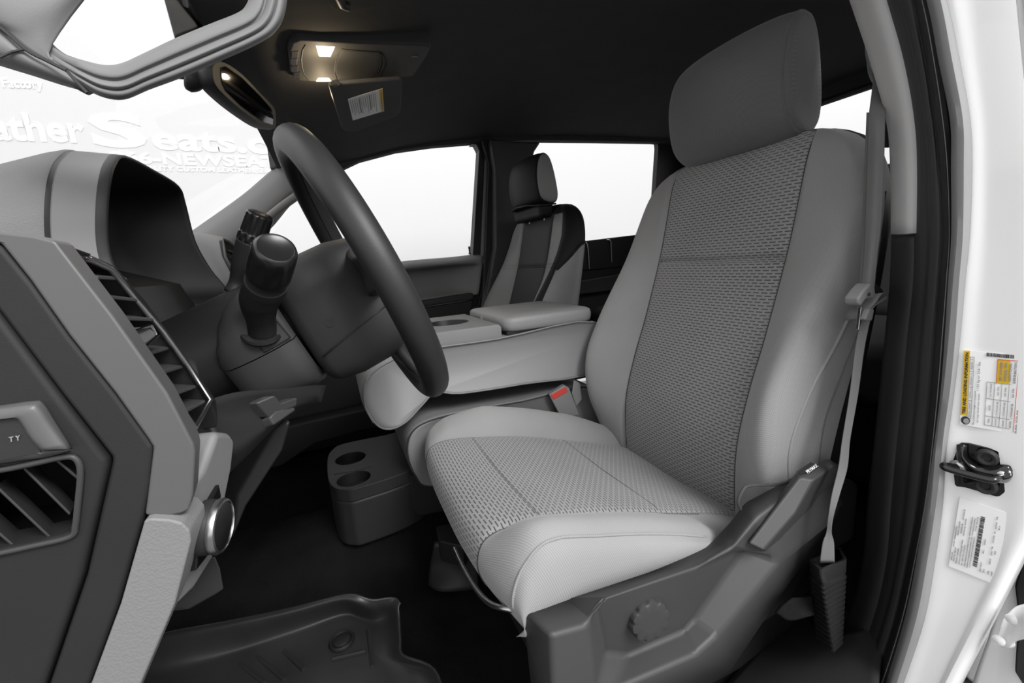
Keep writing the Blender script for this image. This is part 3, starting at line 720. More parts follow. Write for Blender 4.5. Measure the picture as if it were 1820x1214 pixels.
patch('outer_panel', [[X(1812, -60, .60), X(1840, -60, .58), X(1990, -60, .56)], [X(1830, 120, .60), X(1856, 120, .58), X(1990, 120, .56)], [X(1850, 300, .60), X(1880, 300, .58), X(1990, 300, .56)]], m_white, wl, solid=.004)
# lower quarter of the rear door beyond the jamb
patch('rear_door_edge', [[X(1700, 1330, .74), X(1800, 1330, .74), X(2000, 1330, .72)], [X(1730, 1214, .74), X(1800, 1200, .74), X(2000, 1200, .72)], [X(1765, 1110, .74), X(1820, 1090, .74), X(2000, 1090, .72)], [X(1790, 1000, .74), X(1840, 980, .74), X(2000, 980, .72)]], m_white, wl, solid=.004)
prism('dark_gap', [X(u, v, .735) for u, v in ((1812, 1090), (1806, 1040), (1822, 980), (1900, 940), (1900, 1230), (1826, 1222), (1806, 1190))], (-.006, 0, 0), m_rubber, wl, bevel=.003)

# sill: trim with two ribs along the door opening
sl = st(thing('trim_5', V((.4, .30, -.67))))
sx = [(-.5), (-.1), .2, .5, .9]
sec5 = [(.235, -.66), (.24, -.635), (.262, -.628), (.272, -.638), (.282, -.640), (.290, -.632), (.300, -.640), (.310, -.640), (.318, -.632), (.328, -.640), (.345, -.655), (.36, -.70)]
gridmesh('sill_cover', [[V((x, y, z-.02)) for y, z in sec5] for x in (-.6, -.2, .2, .5, .62, .9)], m_dark, sl, solid=.004, angle=60)
# carpeted hump the belt boot stands on
patch('pillar_foot_cover', [[Z(u, v, z) for u, v, z in r] for r in ([(1210, 1300, -.70), (1300, 1205, -.70), (1370, 1130, -.69), (1420, 1090, -.68)],
    [(1330, 1300, -.66), (1380, 1205, -.655), (1430, 1150, -.645), (1470, 1125, -.63)], [(1460, 1300, -.63), (1480, 1210, -.62), (1500, 1160, -.61), (1525, 1120, -.60)], [(1560, 1300, -.60), (1560, 1220, -.60), (1570, 1150, -.59), (1590, 1100, -.58)])], m_dark, sl, solid=.004)
# firewall below the dash, ground outside, rear quarter on the driver side
st(box('wall_front', (-.80, 1.08, -.30), (.03, 1.64, .86), m_black, bevel=0))
st(box('ground', (0, 0, -1.62), (30, 30, .04), mat('garage concrete', .18, .8, var=.15), bevel=0))
# roof rail over the driver side doors and the closed rear door behind the pillar
prism('trim_6', [V((-.10, .33, .40)), V((.30, .35, .47)), V((.70, .37, .53)), V((1.85, .37, .555)), V((1.85, .37, .47)), V((.70, .37, .445)), V((.30, .35, .42)), V((-.10, .33, .37))], (0, .10, .0), m_liner, bevel=.02, seg=3)['kind'] = 'structure'
d3 = st(thing('door_3', (1.27, .27, -.66)))
box('door_panel', (1.28, .29, -.28), (1.02, .05, .74), m_black, d3, bevel=.01)
box('outer_skin', (1.28, .235, -.28), (1.02, .03, .74), m_white, d3, bevel=.01)
for xx in (.80, 1.76): prism('window_frame', [V((xx-.03, .27, .08)), V((xx+.03, .27, .08)), V((xx+.03, .40, .47)), V((xx-.03, .40, .47))], (0, .05, 0), m_black, d3, bevel=.006)
w5 = st(prism('window_5', [V((.82, .285, .09)), V((1.74, .285, .09)), V((1.74, .405, .47)), V((.82, .405, .47))], (0, .004, 0), m_glass, None, bevel=0))
# ================================================================ dashboard
da_ = thing('dashboard', (-.3, 1.05, -.30), 'grey and charcoal dashboard with hooded instruments, air vents and door-side end panels', 'dashboard')
# hidden body carrying everything across the cab
body = [(-.74, .08), (-.45, .06), (-.30, .03), (-.225, .0), (-.19, -.10), (-.20, -.24), (-.30, -.33), (-.60, -.36), (-.74, -.2)]
gridmesh('carrier', [[V((x, y, z)) for x, z in body] for y in (.40, .6, 1.0, 1.5, 1.86)], m_dark, da_, wrap=True, caps=(1, 1), angle=30)
# --- instrument hood
rim = [(228, 545, .47), (214, 500, .455), (197, 462, .455), (190, 425, .455), (190, 375, .455), (195, 326, .462), (204, 294, .49), (222, 281, .55), (270, 304, .67), (316, 333, .80),
       (328, 366, .835), (345, 430, .845), (372, 478, .85), (400, 516, .85), (396, 560, .84), (340, 600, .72), (270, 600, .56)]
RM = crs([Y(*p) for p in rim], 4, True); rc = sum(RM, V((0, 0, 0)))/len(RM)
def grow(ring, k, dx, flat_=0): return [V((p.x+dx, rc.y+(p.y-rc.y)*k, rc.z+(p.z-rc.z)*k)) for p in ring]
lip = [grow(RM, 1.0, -.006), grow(RM, 1.0, .001), grow(RM, 1.012, .002), grow(RM, 1.026, .001), grow(RM, 1.032, -.005)]
gridmesh('hood_lip', lip, m_dark, da_, wrap=True, angle=180)
gridmesh('hood_inside', [grow(RM, 1.0, -.004), grow(RM, .97, -.03), grow(RM, .90, -.08), grow(RM, .84, -.14)], m_black, da_, wrap=True, caps=(0, 1), angle=180)
gridmesh('instrument_glass', [grow(RM, .84, -.125), grow(RM, .02, -.119)], mat('instrument glass', .004, .7, spec=.1), da_, wrap=True, caps=(0, 1), angle=180)
gridmesh('instrument_hood', [grow(RM, 1.030, -.003), grow(RM, 1.036, -.010), grow(RM, 1.046, -.020), grow(RM, 1.054, -.030)], m_grey, da_, wrap=True, angle=180)
gridmesh('hood_seam', [grow(RM, 1.054, -.0295), grow(RM, 1.050, -.0315), grow(RM, 1.056, -.034)], m_black, da_, wrap=True, angle=180)
def fall(ring, dz): return [p+V((0, 0, dz*max(0, min(1, (p.z-rc.z)/.05+.5)))) for p in ring]
gridmesh('dash_pad', [grow(RM, 1.056, -.0335), grow(RM, 1.064, -.036), fall(grow(RM, 1.072, -.05), -.004), fall(grow(RM, 1.085, -.09), -.018), fall(grow(RM, 1.10, -.16), -.042), fall(grow(RM, 1.10, -.28), -.075), fall(grow(RM, 1.0, -.44), -.11)], m_greytex, da_, wrap=True, angle=180)
# --- silver surround of the driver side vent
def pr(name, pts, m, off_=(0, .03, 0), y=None, **k):
    return prism(name, [Y(p[0], p[1], p[2] if len(p) > 2 else y) for p in pts], off_, m, da_, **k)
prism_hole('vent_surround', [Y(u, v, .268) for u, v in [(-70, 396), (0, 411), (60, 418), (99, 428), (112, 446), (200, 560), (297, 698), (344, 788), (347, 802), (343, 880), (336, 906), (320, 915), (300, 919), (257, 917), (263, 870), (272, 796), (262, 780), (204, 699), (122, 596), (52, 497), (0, 432), (-70, 410)]], [], (-.002, .019, 0), m_silver, da_, bevel=.0035, seg=4)
pr('vent_shoulder', [(100, 430, .272), (130, 438, .285), (168, 452, .300), (152, 462, .300), (128, 456, .292), (112, 446, .278)], m_dark, off_=(-.02, .004, 0), bevel=.002)
# vent: dark pocket, frame, slats, thumb wheel
vq = [(128, 452, .292), (160, 458, .30), (200, 490, .318), (262, 560, .332), (322, 650, .345), (384, 725, .36), (384, 772, .36), (352, 782, .312), (300, 706, .303), (240, 620, .298), (185, 535, .294)]
pr('vent_pocket', [(u, v, y+.030) for u, v, y in vq], m_black, off_=(-.03, .0, 0), bevel=.001)
fr_ = [(134, 458, .290), (160, 462, .298), (196, 478, .312), (240, 530, .325), (290, 590, .334), (330, 645, .342), (374, 712, .352), (346, 762, .309), (298, 690, .300), (240, 606, .295), (182, 524, .292)]
tube('vent_rim', [Y(*p) for p in fr_], .0017, m_steel, da_, n=8, closed=True, angle=180)
pr('vent_border', [(160, 450, .300), (205, 470, .316), (255, 530, .330), (310, 600, .340), (388, 712, .362), (390, 760, .366), (374, 716, .355), (330, 648, .345), (288, 590, .337), (238, 530, .328), (194, 482, .315), (160, 464, .300)], m_dark, off_=(-.02, .0, 0), bevel=.002)
for a, b in (((176, 497, .296), (228, 500, .33)), ((196, 532, .297), (256, 538, .334)), ((222, 570, .298), (282, 572, .338)), ((262, 634, .301), (302, 622, .344)), ((284, 668, .302), (326, 655, .348)), ((312, 704, .305), (350, 690, .352)), ((332, 735, .308), (366, 716, .354))):
    A, B = Y(a[0], a[1], a[2]+.004), Y(b[0], b[1], b[2]-.004)
    prism('vent_slat', [A, B, B+V((-.022, .0, .006)), A+V((-.022, 0, .006))], (0, 0, .0022), m_mid, da_, bevel=.0008)
th = prism('vent_thumb', [Y(u, v, y) for u, v, y in ((236, 590, .300), (268, 580, .316), (282, 596, .318), (258, 616, .302), (242, 606, .300))], (-.012, .0, .001), m_silver, da_, bevel=.003)
tube('thumb_trim', [Y(u, v, y) for u, v, y in ((238, 590, .299), (268, 579, .315), (281, 596, .317), (256, 618, .300))], .0011, m_chrome, th, n=6)
# --- door-side end panels
prism_hole('end_panel', [Y(u, v, .268) for u, v in [(-70, 413), (0, 434), (52, 498), (122, 597), (204, 700), (262, 780), (272, 795), (266, 860), (254, 924), (212, 1073), (161, 1214), (150, 1300), (55, 1300), (87, 1212), (152, 1022), (197, 822), (196, 812), (106, 699), (0, 560), (-70, 470)]], [], (0, .02, 0), m_end, da_, bevel=.0025)
DH = [(-80, 850), (0, 838), (60, 826), (112, 816), (130, 818), (138, 840), (134, 900), (130, 930), (122, 950), (60, 966), (-80, 994)]
ec = prism_hole('end_cap', [Y(u, v, .266) for u, v in [(-70, 478), (0, 566), (103, 704), (188, 815), (190, 828), (146, 1022), (81, 1212), (50, 1300), (-160, 1300), (-160, 900)]], [[Y(u, v, .266) for u, v in DH]], (0, .022, 0), m_end, da_, bevel=.003)
# door demister outlet with its slats and the pad above it
def pe(name, pts, m, off_, y, par=ec, **k): return prism(name, [Y(u, v, y) for u, v in pts], off_, m, par, **k)
dw = [Y(u, v, .286) for u, v in DH]; dcc = sum(dw, V((0, 0, 0)))/len(dw)
gridmesh('duct_pocket', [[dcc+(p-dcc)*1.04 for p in dw], [dcc+(p-dcc)*1.0+V((-.01, .05, 0)) for p in dw]], m_black, ec, wrap=True, caps=(0, 1))
tube('duct_rim', crs([Y(u, v, .265) for u, v in ((-80, 846), (0, 836), (60, 824), (112, 813), (134, 815), (143, 838), (138, 900), (134, 934), (125, 954), (60, 970), (0, 983), (-80, 998))], 4, True), .0014, m_mid, ec, n=8, closed=True, angle=180)
for (a, b), (c, d) in (((100, 814), (140, 848)), ((44, 830), (126, 912)), ((-6, 862), (95, 958)), ((-30, 920), (34, 976)), ((-60, 960), (-20, 984))):
    prism('duct_slat', [Y(a, b, .270), Y(c, d, .270), Y(c, d, .270)+V((-.006, .018, -.003)), Y(a, b, .270)+V((-.006, .018, -.003))], (-.0009, 0, -.0012), m_mid, ec, bevel=.0005)
pad = [[Y(*p) for p in r] for r in (
    [(-80, 728, .266), (0, 720, .266), (58, 712, .266), (78, 716, .266), (100, 750, .266), (129, 796, .266)],
    [(-80, 736, .2605), (0, 728, .2605), (50, 722, .2605), (66, 728, .2605), (88, 760, .2605), (118, 798, .2605)],
    [(-80, 752, .259), (0, 745, .259), (30, 742, .259), (42, 750, .259), (62, 780, .259), (84, 800, .259)],
    [(-80, 758, .262), (0, 750, .262), (24, 748, .262), (36, 756, .262), (54, 782, .262), (74, 804, .262)],
    [(-80, 810, .262), (0, 806, .262), (30, 806, .262), (44, 806, .262), (60, 806, .262), (78, 808, .262)],
    [(-80, 830, .266), (0, 826, .266), (40, 820, .266), (80, 815, .266), (110, 808, .266), (131, 800, .266)])]
pdp = patch('catch_pad', pad, m_silver, ec, n=4, solid=.002)
pe('pad_recess', [(-80, 752), (0, 746), (28, 744), (40, 752), (72, 803), (0, 818), (-80, 826)], m_dark, (0, .0008, 0), .2612, par=pdp, bevel=0)
tq = text2d('T Y', 1, 0, 0, 'RIGHT', .02); qo, qx, qy = Y(36, 782, .2606), Y(46, 780, .2606)-Y(36, 782, .2606), Y(35, 768, .2606)-Y(36, 782, .2606)
flat('pad_lettering', [tq], lambda x, y: qo+qx*x*1.3+qy*y*.9, m_greyink, pdp)
# --- lower grey trim with the headlight switch
pr('lower_trim', [(256, 926), (266, 922), (300, 924), (324, 930), (337, 944), (339, 962), (311, 1073), (252, 1212), (215, 1300), (120, 1300), (162, 1214), (214, 1073)], m_greytex, y=.263, off_=(0, .03, 0), bevel=.006, seg=4)
pr('switch_panel', [(318, 922, .285), (346, 886, .285), (362, 838, .295), (380, 790, .305), (388, 766, .31), (408, 768, .33), (421, 780, .34), (415, 830, .34), (400, 900, .335), (385, 985, .33), (346, 1050, .31), (306, 1082, .292), (308, 1070, .285), (338, 950, .280)], m_grey, off_=(-.03, .01, 0), bevel=.005, seg=3)
prism('switch_plate', [Y(u, v, y) for u, v, y in ((350, 1014, .290), (352, 960, .292), (366, 912, .298), (390, 860, .318), (394, 880, .324), (372, 985, .316))], (-.004, .0, 0), m_gloss, da_, bevel=.001)
kc_ = Y(376, 936, .300); ax_ = V((.93, -.16, -.10)).normalized()
hk = lathe('headlight_knob', kc_-ax_*.012, ax_, [(.0155, 0), (.0165, .002), (.0165, .012), (.0155, .015)], m_dark, da_, n=36)
lathe('knob_ring', kc_-ax_*.012, ax_, [(.0157, .0145), (.0166, .015), (.0169, .017), (.0160, .019), (.0148, .0195), (.0145, .018)], m_steel, hk, n=36)
lathe('knob_face', kc_-ax_*.012, ax_, [(.0150, .017), (.0146, .0188), (.004, .0190), (.0001, .0190)], m_gloss, hk, n=36)
# --- lower dash around the steering column
patch('knee_panel', [[Y(*p) for p in r] for r in (
    [(330, 640, .42), (345, 700, .40), (372, 715, .40), (430, 700, .44), (520, 690, .52), (580, 684, .60)],
    [(340, 690, .41), (372, 735, .40), (400, 742, .42), (450, 722, .46), (520, 706, .52), (575, 702, .60)],
    [(380, 760, .38), (405, 768, .40), (440, 752, .44), (480, 735, .48), (530, 720, .54), (572, 712, .62)],
    [(392, 800, .38), (420, 800, .40), (450, 780, .44), (488, 752, .48), (530, 726, .56), (570, 716, .64)],
    [(400, 850, .42), (420, 830, .44), (450, 800, .48), (490, 760, .52), (520, 740, .60), (560, 722, .68)])], m_dark, da_, n=4, solid=.006)
lev = prism('release_lever', [Y(u, v, y) for u, v, y in ((478, 742, .455), (492, 730, .46), (522, 722, .48), (528, 728, .48), (488, 756, .455))], (-.01, .006, -.004), m_shield, da_, bevel=.003)
prism('lever_housing', [Y(u, v, y) for u, v, y in ((456, 716, .452), (490, 702, .46), (500, 716, .465), (530, 706, .48), (528, 722, .48), (480, 742, .458))], (-.012, .004, 0), m_mid, da_, bevel=.002)
prism('knee_brace', [Y(u, v, .52) for u, v in ((492, 760), (520, 745), (505, 800), (440, 900), (415, 960), (420, 880))], (-.02, .03, 0), m_black, da_, bevel=.004)
prism('kick_panel', [Y(u, v, .34) for u, v in ((395, 1010), (402, 1050), (340, 1085), (320, 1080), (345, 1040), (385, 985))], (-.03, .01, 0), m_dark, da_, bevel=.004)
# --- right half: centre section, vents and low bin seen past the column
patch('centre_section', [[Y(*p) for p in r] for r in (
    [(300, 412, 1.25), (352, 414, 1.22), (392, 420, 1.20), (432, 436, 1.20), (470, 440, 1.24), (520, 436, 1.4)],
    [(300, 420, 1.20), (352, 422, 1.16), (396, 430, 1.12), (432, 446, 1.14), (470, 452, 1.2), (520, 450, 1.38)],
    [(310, 470, 1.16), (372, 470, 1.12), (404, 474, 1.08), (440, 480, 1.10), (480, 490, 1.18), (530, 500, 1.36)],
    [(330, 560, 1.12), (400, 540, 1.08), (430, 530, 1.06), (460, 530, 1.08), (500, 540, 1.16), (540, 560, 1.34)])], m_grey, da_, solid=.006)
cv = prism('centre_vent', [Y(u, v, y) for u, v, y in ((396, 426, 1.075), (410, 432, 1.08), (450, 462, 1.10), (446, 505, 1.10), (420, 490, 1.065), (402, 455, 1.065))], (-.01, .01, 0), m_black, da_, bevel=.002)
tube('vent_rim', [Y(u, v, y) for u, v, y in ((396, 425, 1.07), (412, 431, 1.075), (452, 462, 1.095), (448, 508, 1.095), (420, 494, 1.06), (401, 457, 1.06))], .003, m_silver, cv, n=8, closed=True, angle=180)
for k, (u0, v0) in enumerate(((405, 447), (408, 459), (413, 470), (420, 481), (427, 491))):
    a = Y(u0, v0, 1.066); b = Y(444, v0+12-k, 1.090); prism('vent_slat', [a, b, b+V((-.002, .012, .003)), a+V((-.002, .012, .003))], (0, 0, .003), m_mid, cv, bevel=.001)

# ================================================================ steering column, stalks and wheel
WC = V((.043, .66, -.0065)); wu = V((-.381, 0, .9245)).normalized(); wn = V((-.9245, -.055, -.381)).normalized(); wn = (wn-wu*wn.dot(wu)).normalized(); wy = wu.cross(wn)
if wy.y < 0: wy = -wy
cn = V((-.9245, 0, -.381)).normalized(); cy_ = V((0, 1, 0))   # wn points at the dash
sc = thing('steering_column', (-.10, .66, -.10), 'charcoal steering column cover with two stalks, behind the steering wheel', 'steering column')
def colp(a, b, c): return WC+V((.008, 0, 0))+cn*a+cy_*b+wu*c
def colsec(a, w, t, bt, sh=0):
    pts = [(-w, -.25*bt), (-w, .35*t), (-w*.80, .82*t), (-w*.4, t), (0, t*1.04), (w*.4, t), (w*.80, .82*t), (w, .35*t), (w, -.25*bt), (w*.92, -.76*bt), (w*.6, -bt), (0, -bt*1.03), (-w*.6, -bt), (-w*.92, -.76*bt)]
    return crs([colp(a, b, c+sh) for b, c in pts], 3, True)
CS = [colsec(.118, .088, .046, .080), colsec(.122, .094, .053, .088), colsec(.145, .096, .056, .092), colsec(.168, .095, .049, .092), colsec(.186, .091, .033, .09), colsec(.199, .085, .008, .088), colsec(.207, .076, -.028, .08)]
n3 = len(CS[0])
up_i = list(range(0, 25)); lo_i = list(range(24, n3))+[0]
gridmesh('upper_cover', [[r[i] for i in up_i] for r in CS], m_mid, sc, angle=180)
gridmesh('lower_cover', [[r[i]-wu*.0012 for i in lo_i] for r in CS], m_mid, sc, angle=180)
gridmesh('column_core', [[colp(a, math.cos(2*PI*j/20)*.075, math.sin(2*PI*j/20)*.062) for j in range(20)] for a in (.07, .30)], m_black, sc, wrap=True, caps=(1, 1))
# gear lever stalk
stp = [(468, 590, .570), (463, 562, .556), (461, 540, .545), (465, 522, .534), (473, 503, .521)]
SP = crs([Y(*p) for p in stp], 6); Rr = []
for i in range(len(SP)):
    t = i/(len(SP)-1); Rr.append(.0165-.0015*math.sin(PI*min(1, t/.3)) if t < .3 else .0165+.0035*min(1, (t-.3)/.3))
ss = tube('gear_lever', SP, Rr, m_black, sc, n=24, angle=180)
ax1 = (SP[-1]-SP[-6]).normalized()
tip1 = Y(491, 440, .478); c1_ = Y(473, 505, .5225); ax1 = (tip1-c1_).normalized(); K1 = (tip1-c1_).length/.0448
lathe('lever_end', c1_-ax1*.008, ax1, [(.0203, 0), (.0208, .003), (.0208, .012)], m_dark, ss, n=40)
kr = []
for rr, hh, dp in ((.0208, .012, 0), (.0212, .0135, .0), (.0212, .018, .0), (.0212, .022, .05), (.0208, .034, .05), (.0206, .037, 0), (.0200, .0415, 0), (.0185, .0440, 0), (.0165, .0448, 0), (.015, .0440, 0), (.0001, .0440, 0)):
    e1 = (V((0, 0, 1))-ax1*ax1.z).normalized(); e2 = ax1.cross(e1); c_ = c1_
    kr.append([c_+ax1*hh*K1+(e1*math.cos(2*PI*j/72)+e2*math.sin(2*PI*j/72))*rr*(1-dp*(math.sin(9*2*PI*j/72) > .3)) for j in range(72)])
gridmesh('lever_knob', kr, mat('satin black', .012, .28, spec=.5), ss, wrap=True, angle=50)
lathe('lever_socket', Y(466, 594, .572), (Y(463, 560, .552)-Y(468, 588, .566)), [(.0001, .0), (.0215, 0), (.0225, .003), (.021, .006), (.017, .006)], m_black, ss, n=32)
sq = [(442, 566), (470, 552), (484, 560), (516, 600), (470, 625), (452, 606), (442, 586)]
prism('socket_plate', [Y(u, v, .5625) for u, v in sq], (0, .012, 0), m_mid, sc, bevel=.001)
tube('plate_gap', [Y(u, v, .5624) for u, v in sq], .0011, m_black, sc, n=6, closed=True, angle=180)
# indicator stalk on the far side
ip = [(416, 520, .66), (422, 500, .66), (432, 474, .655), (440, 450, .65), (447, 428, .645), (455, 404, .64), (463, 380, .635)]
IP = crs([Y(*p) for p in ip], 5)
iv = tube('wiper_stalk', IP[:21], [.0125-.004*math.exp(-((i-5)/4)**2)+.004*min(1, i/18) for i in range(21)], m_dark, sc, n=20, angle=180)
ax2 = (IP[-1]-IP[-8]).normalized()
kr2 = []
e1 = (V((0, 0, 1))-ax2*ax2.z).normalized(); e2 = ax2.cross(e1); c2_ = IP[20]
ll = (IP[-1]-IP[20]).length
for rr, t, dp in ((.0165, -.03, 0), (.0172, .0, .0), (.0172, .05, .08), (.0172, .24, .08), (.0165, .26, 0), (.0160, .28, .0), (.0160, .35, .06), (.0155, .92, .06), (.0152, .96, 0), (.0135, 1.0, 0), (.0001, 1.0, 0)):
    kr2.append([c2_+ax2*ll*t+(e1*math.cos(2*PI*j/72)+e2*math.sin(2*PI*j/72))*rr*(1-dp*(math.sin(12*2*PI*j/72) > .2)) for j in range(72)])
gridmesh('stalk_knob', kr2, mat('satin black', .012, .28), iv, wrap=True, angle=50)
prism('stalk_switch', [Y(u, v, .630) for u, v in ((452, 424), (466, 430), (462, 442), (449, 436))], (0, .008, 0), m_gloss, iv, bevel=.001)

# wheel
wh = thing('steering_wheel', WC, 'black leather-wrapped steering wheel tilted towards the seat, seen almost edge on', 'steering wheel')
N = 96; rimr = []
R0 = .187
rows_ = []
for i in range(N):
    a = 2*PI*i/N; c = WC+(wy*math.cos(a)+wu*math.sin(a))*R0; e = (wy*math.cos(a)+wu*math.sin(a))
    rows_.append([c+(e*math.cos(b)*.0176+wn*math.sin(b)*.0198)*(1+.05*math.cos(b*2)+.02*max(0, math.sin(b+2.2))) for b in [2*PI*k/20 for k in range(20)]])
C_ = 20; vs = [p for r in rows_ for p in r]; fs = [(i*C_+j, i*C_+(j+1) % C_, ((i+1) % N)*C_+(j+1) % C_, ((i+1) % N)*C_+j) for i in range(N) for j in range(C_)]
rimo = mk('rim', vs, fs, m_wheel, wh, angle=180)
tube('rim_seam', [WC+(wy*math.cos(2*PI*i/N)+wu*math.sin(2*PI*i/N))*(R0-.0182) for i in range(N)], .0012, m_black, rimo, n=6, closed=True, angle=180)
def wp(b, c, a=0): return WC+wn*a+wy*b+wu*c
# hub with airbag cover in front and shroud behind
hub = []
for a, w, t, bt in ((-.022, .03, .02, .04), (-.020, .062, .040, .070), (-.010, .084, .050, .090), (.006, .092, .055, .105), (.030, .095, .060, .112), (.070, .095, .060, .112), (.098, .094, .058, .106), (.108, .088, .054, .100), (.112, .08, .048, .09)):
    pts = [(-w, 0), (-w, t*.45), (-w*.86, t*.85), (-w*.5, t), (0, t*1.03), (w*.5, t), (w*.86, t*.85), (w, t*.45), (w, 0), (w*.99, -bt*.6), (w*.86, -bt*.9), (w*.5, -bt), (0, -bt*1.02), (-w*.5, -bt), (-w*.86, -bt*.9), (-w*.99, -bt*.6)]
    hub.append(crs([wp(b, c, a) for b, c in pts], 4, True))
hbo = gridmesh('hub_cover', hub, m_dark, wh, wrap=True, caps=(1, 1), angle=180)
lathe('screw_hole', wp(-.0952, -.028, .075), -wy, [(.0055, 0), (.0055, .0008), (.0001, .0008)], m_black, hbo, n=20)
tube('hub_seam', [wp(-.0955, -.060, .104), wp(-.0958, -.054, .075), wp(-.0955, -.046, .03), wp(-.0925, -.042, .005)], .0010, m_black, hbo, n=6, angle=180)
for sgn in (-1, 1):
    patch('spoke', [[wp(sgn*.070, .045, .004), wp(sgn*.12, .030, .012), wp(sgn*.175, .026, .004)], [wp(sgn*.075, .01, .0), wp(sgn*.12, .005, .008), wp(sgn*.178, .004, .0)], [wp(sgn*.07, -.03, .006), wp(sgn*.12, -.02, .014), wp(sgn*.175, -.018, .006)]], m_dark, wh, solid=.014, soff=0)
patch('lower_spoke', [[wp(-.055, -.07, .02), wp(-.045, -.12, .014), wp(-.05, -.178, .002)], [wp(0, -.075, .014), wp(0, -.12, .010), wp(0, -.180, .0)], [wp(.055, -.07, .02), wp(.045, -.12, .014), wp(.05, -.178, .002)]], m_dark, wh, solid=.012, soff=0)
# ================================================================ console, loose fittings
co = thing('center_console', (.33, 1.13, -.50), 'folded-down grey leather armrest console with lidded bin and cup holders between the seats', 'console')
cb = [(.62, -.175), (.62, -.306), (.40, -.306), (.24, -.300), (.18, -.286), (.145, -.310), (.105, -.342), (.068, -.352), (.040, -.335), (.022, -.285), (.024, -.250), (.045, -.218), (.09, -.195), (.15, -.182), (.34, -.182)]
yn, yf = .945, 1.245
def csec(k, y):
    cxm, czm = .33, -.245
    return [V((cxm+(x-cxm)*k, y, czm+(z-czm)*k)) for x, z in [(p.x, p.y) for p in crs([V((a, b, 0)) for a, b in cb], 4, True)]]
gridmesh('body', [csec(.93, yn+.004), csec(.975, yn), csec(1, yn+.012), csec(1, yn+.03), csec(1, yf-.03), csec(1, yf-.012), csec(.975, yf)], m_lthr_lt, co, wrap=True, caps=(1, 1), angle=180)
# stitched edge
se = csec(.985, yn-.001)
tube('stitched_edge', se, .0022, m_lthr, co, n=6, closed=True, angle=180)
tube('nose_seam', crs([Y(656, 668, .942), Y(648, 690, .936), Y(650, 725, .938), Y(664, 752, .945)], 6), .0018, m_lthr, co, n=6, angle=180)
# tray with cup holder
ty = -.150
def tr(x, y, z): return V((x, y, z))
cxh, cyh, rh_ = .262, 1.10, .045
ringn = 40
outer = []
tx0, tx1 = .13, .355
def sqr(j):
    a = 2*PI*j/ringn; c, s = math.cos(a), math.sin(a); k = 1/max(abs(c), abs(s)); return c*k, s*k
r_out = [tr(cxh+sqr(j)[0]*((tx1-cxh) if sqr(j)[0] > 0 else (cxh-tx0)), 1.097+sqr(j)[1]*.148, ty) for j in range(ringn)]
r_in = lambda r, z: [tr(cxh+math.cos(2*PI*j/ringn)*r, cyh+math.sin(2*PI*j/ringn)*r, z) for j in range(ringn)]
low = [V((p.x, p.y, -.185)) for p in r_out]
rl = [V((cxh+(p.x-cxh)*.95, cyh+(p.y-cyh)*.975, ty)) for p in r_out]; ro = [V((p.x, p.y, ty-.006)) for p in r_out]
gridmesh('tray', [low, ro, rl, r_in(.058, ty), r_in(.0565, ty-.0015)], m_grey, co, wrap=True, angle=35)
gridmesh('cup_holder', [r_in(.0565, ty-.001), r_in(.052, ty-.012), r_in(.044, -.181), r_in(.001, -.181)], m_black, co, wrap=True, angle=60)
# lid
ld = []
for k, z in ((.93, -.172), (.985, -.168), (1, -.158), (1, -.150), (.985, -.141), (.94, -.137), (.5, -.133), (.02, -.132)):
    ld.append([V((.49+px*.130*k, 1.098+py*.155*(1-(1-k)*.6), z)) for px, py in [(math.copysign(abs(math.cos(2*PI*j/48))**.22, math.cos(2*PI*j/48)), math.copysign(abs(math.sin(2*PI*j/48))**.22, math.sin(2*PI*j/48))) for j in range(48)]])
gridmesh('lid', ld, m_lthr_lt, co, wrap=True, caps=(1, 1), angle=60)
box('lid_latch', (.362, 1.125, -.150), (.02, .06, .016), m_grey, co, bevel=.004)
box('gap_liner', (.49, 1.098, -.176), (.24, .29, .010), m_black, co, bevel=.002)
# jump seat cushion under it
js = thing('jump_seat', (.35, 1.13, -.62), 'grey leather middle seat cushion beneath the folded console', 'seat')
jp = [(.62, -.36), (.40, -.352), (.25, -.348), (.16, -.352), (.115, -.372), (.100, -.42), (.112, -.48), (.145, -.515), (.30, -.53), (.62, -.53)]
def jsec(k, y): return [V((.36+(p.x-.36)*k, y, -.44+(p.y+.44)*k)) for p in crs([V((a, b, 0)) for a, b in jp], 4, True)]
gridmesh('cushion', [jsec(.93, .955), jsec(.98, .95), jsec(1, .968), jsec(1, 1.235), jsec(.96, 1.25)], m_lthr, js, wrap=True, caps=(1, 1), angle=180)
tube('piping', jsec(.99, .951), .002, m_lthr_dk, js, n=6, closed=True, angle=180)
box('base', (.40, 1.10, -.57), (.44, .27, .10), m_black, js, bevel=.01)

# floor cup holder block in front of the jump seat
fc = thing('floor_cup_holder', (.02, 1.15, -.62), 'black plastic floor console with twin round cup holders below the jump seat', 'cup holder')
ztop = -.475
tp_ = [Z(u, v, ztop) for u, v in ((583, 850), (582, 815), (590, 800), (612, 788), (690, 772), (735, 760), (775, 790), (735, 832), (640, 866), (612, 870), (593, 866))]
tp_ = crs(tp_, 4, True)
prism('block', [V((p.x, p.y, p.z-.029)) for p in tp_], (0, 0, -.115), m_dark, fc, bevel=.008, seg=3)
cups = [Z(623, 814, ztop), Z(629, 850, ztop)]; cr_ = .037
def circ(c, r, z, n=36): return [V((c.x+math.cos(2*PI*j/n)*r, c.y+math.sin(2*PI*j/n)*r, z)) for j in range(n)]
prism_hole('top_plate', [V((p.x, p.y, ztop)) for p in tp_], [circ(c, cr_, ztop) for c in cups], (0, 0, -.03), m_dark, fc, bevel=.002)
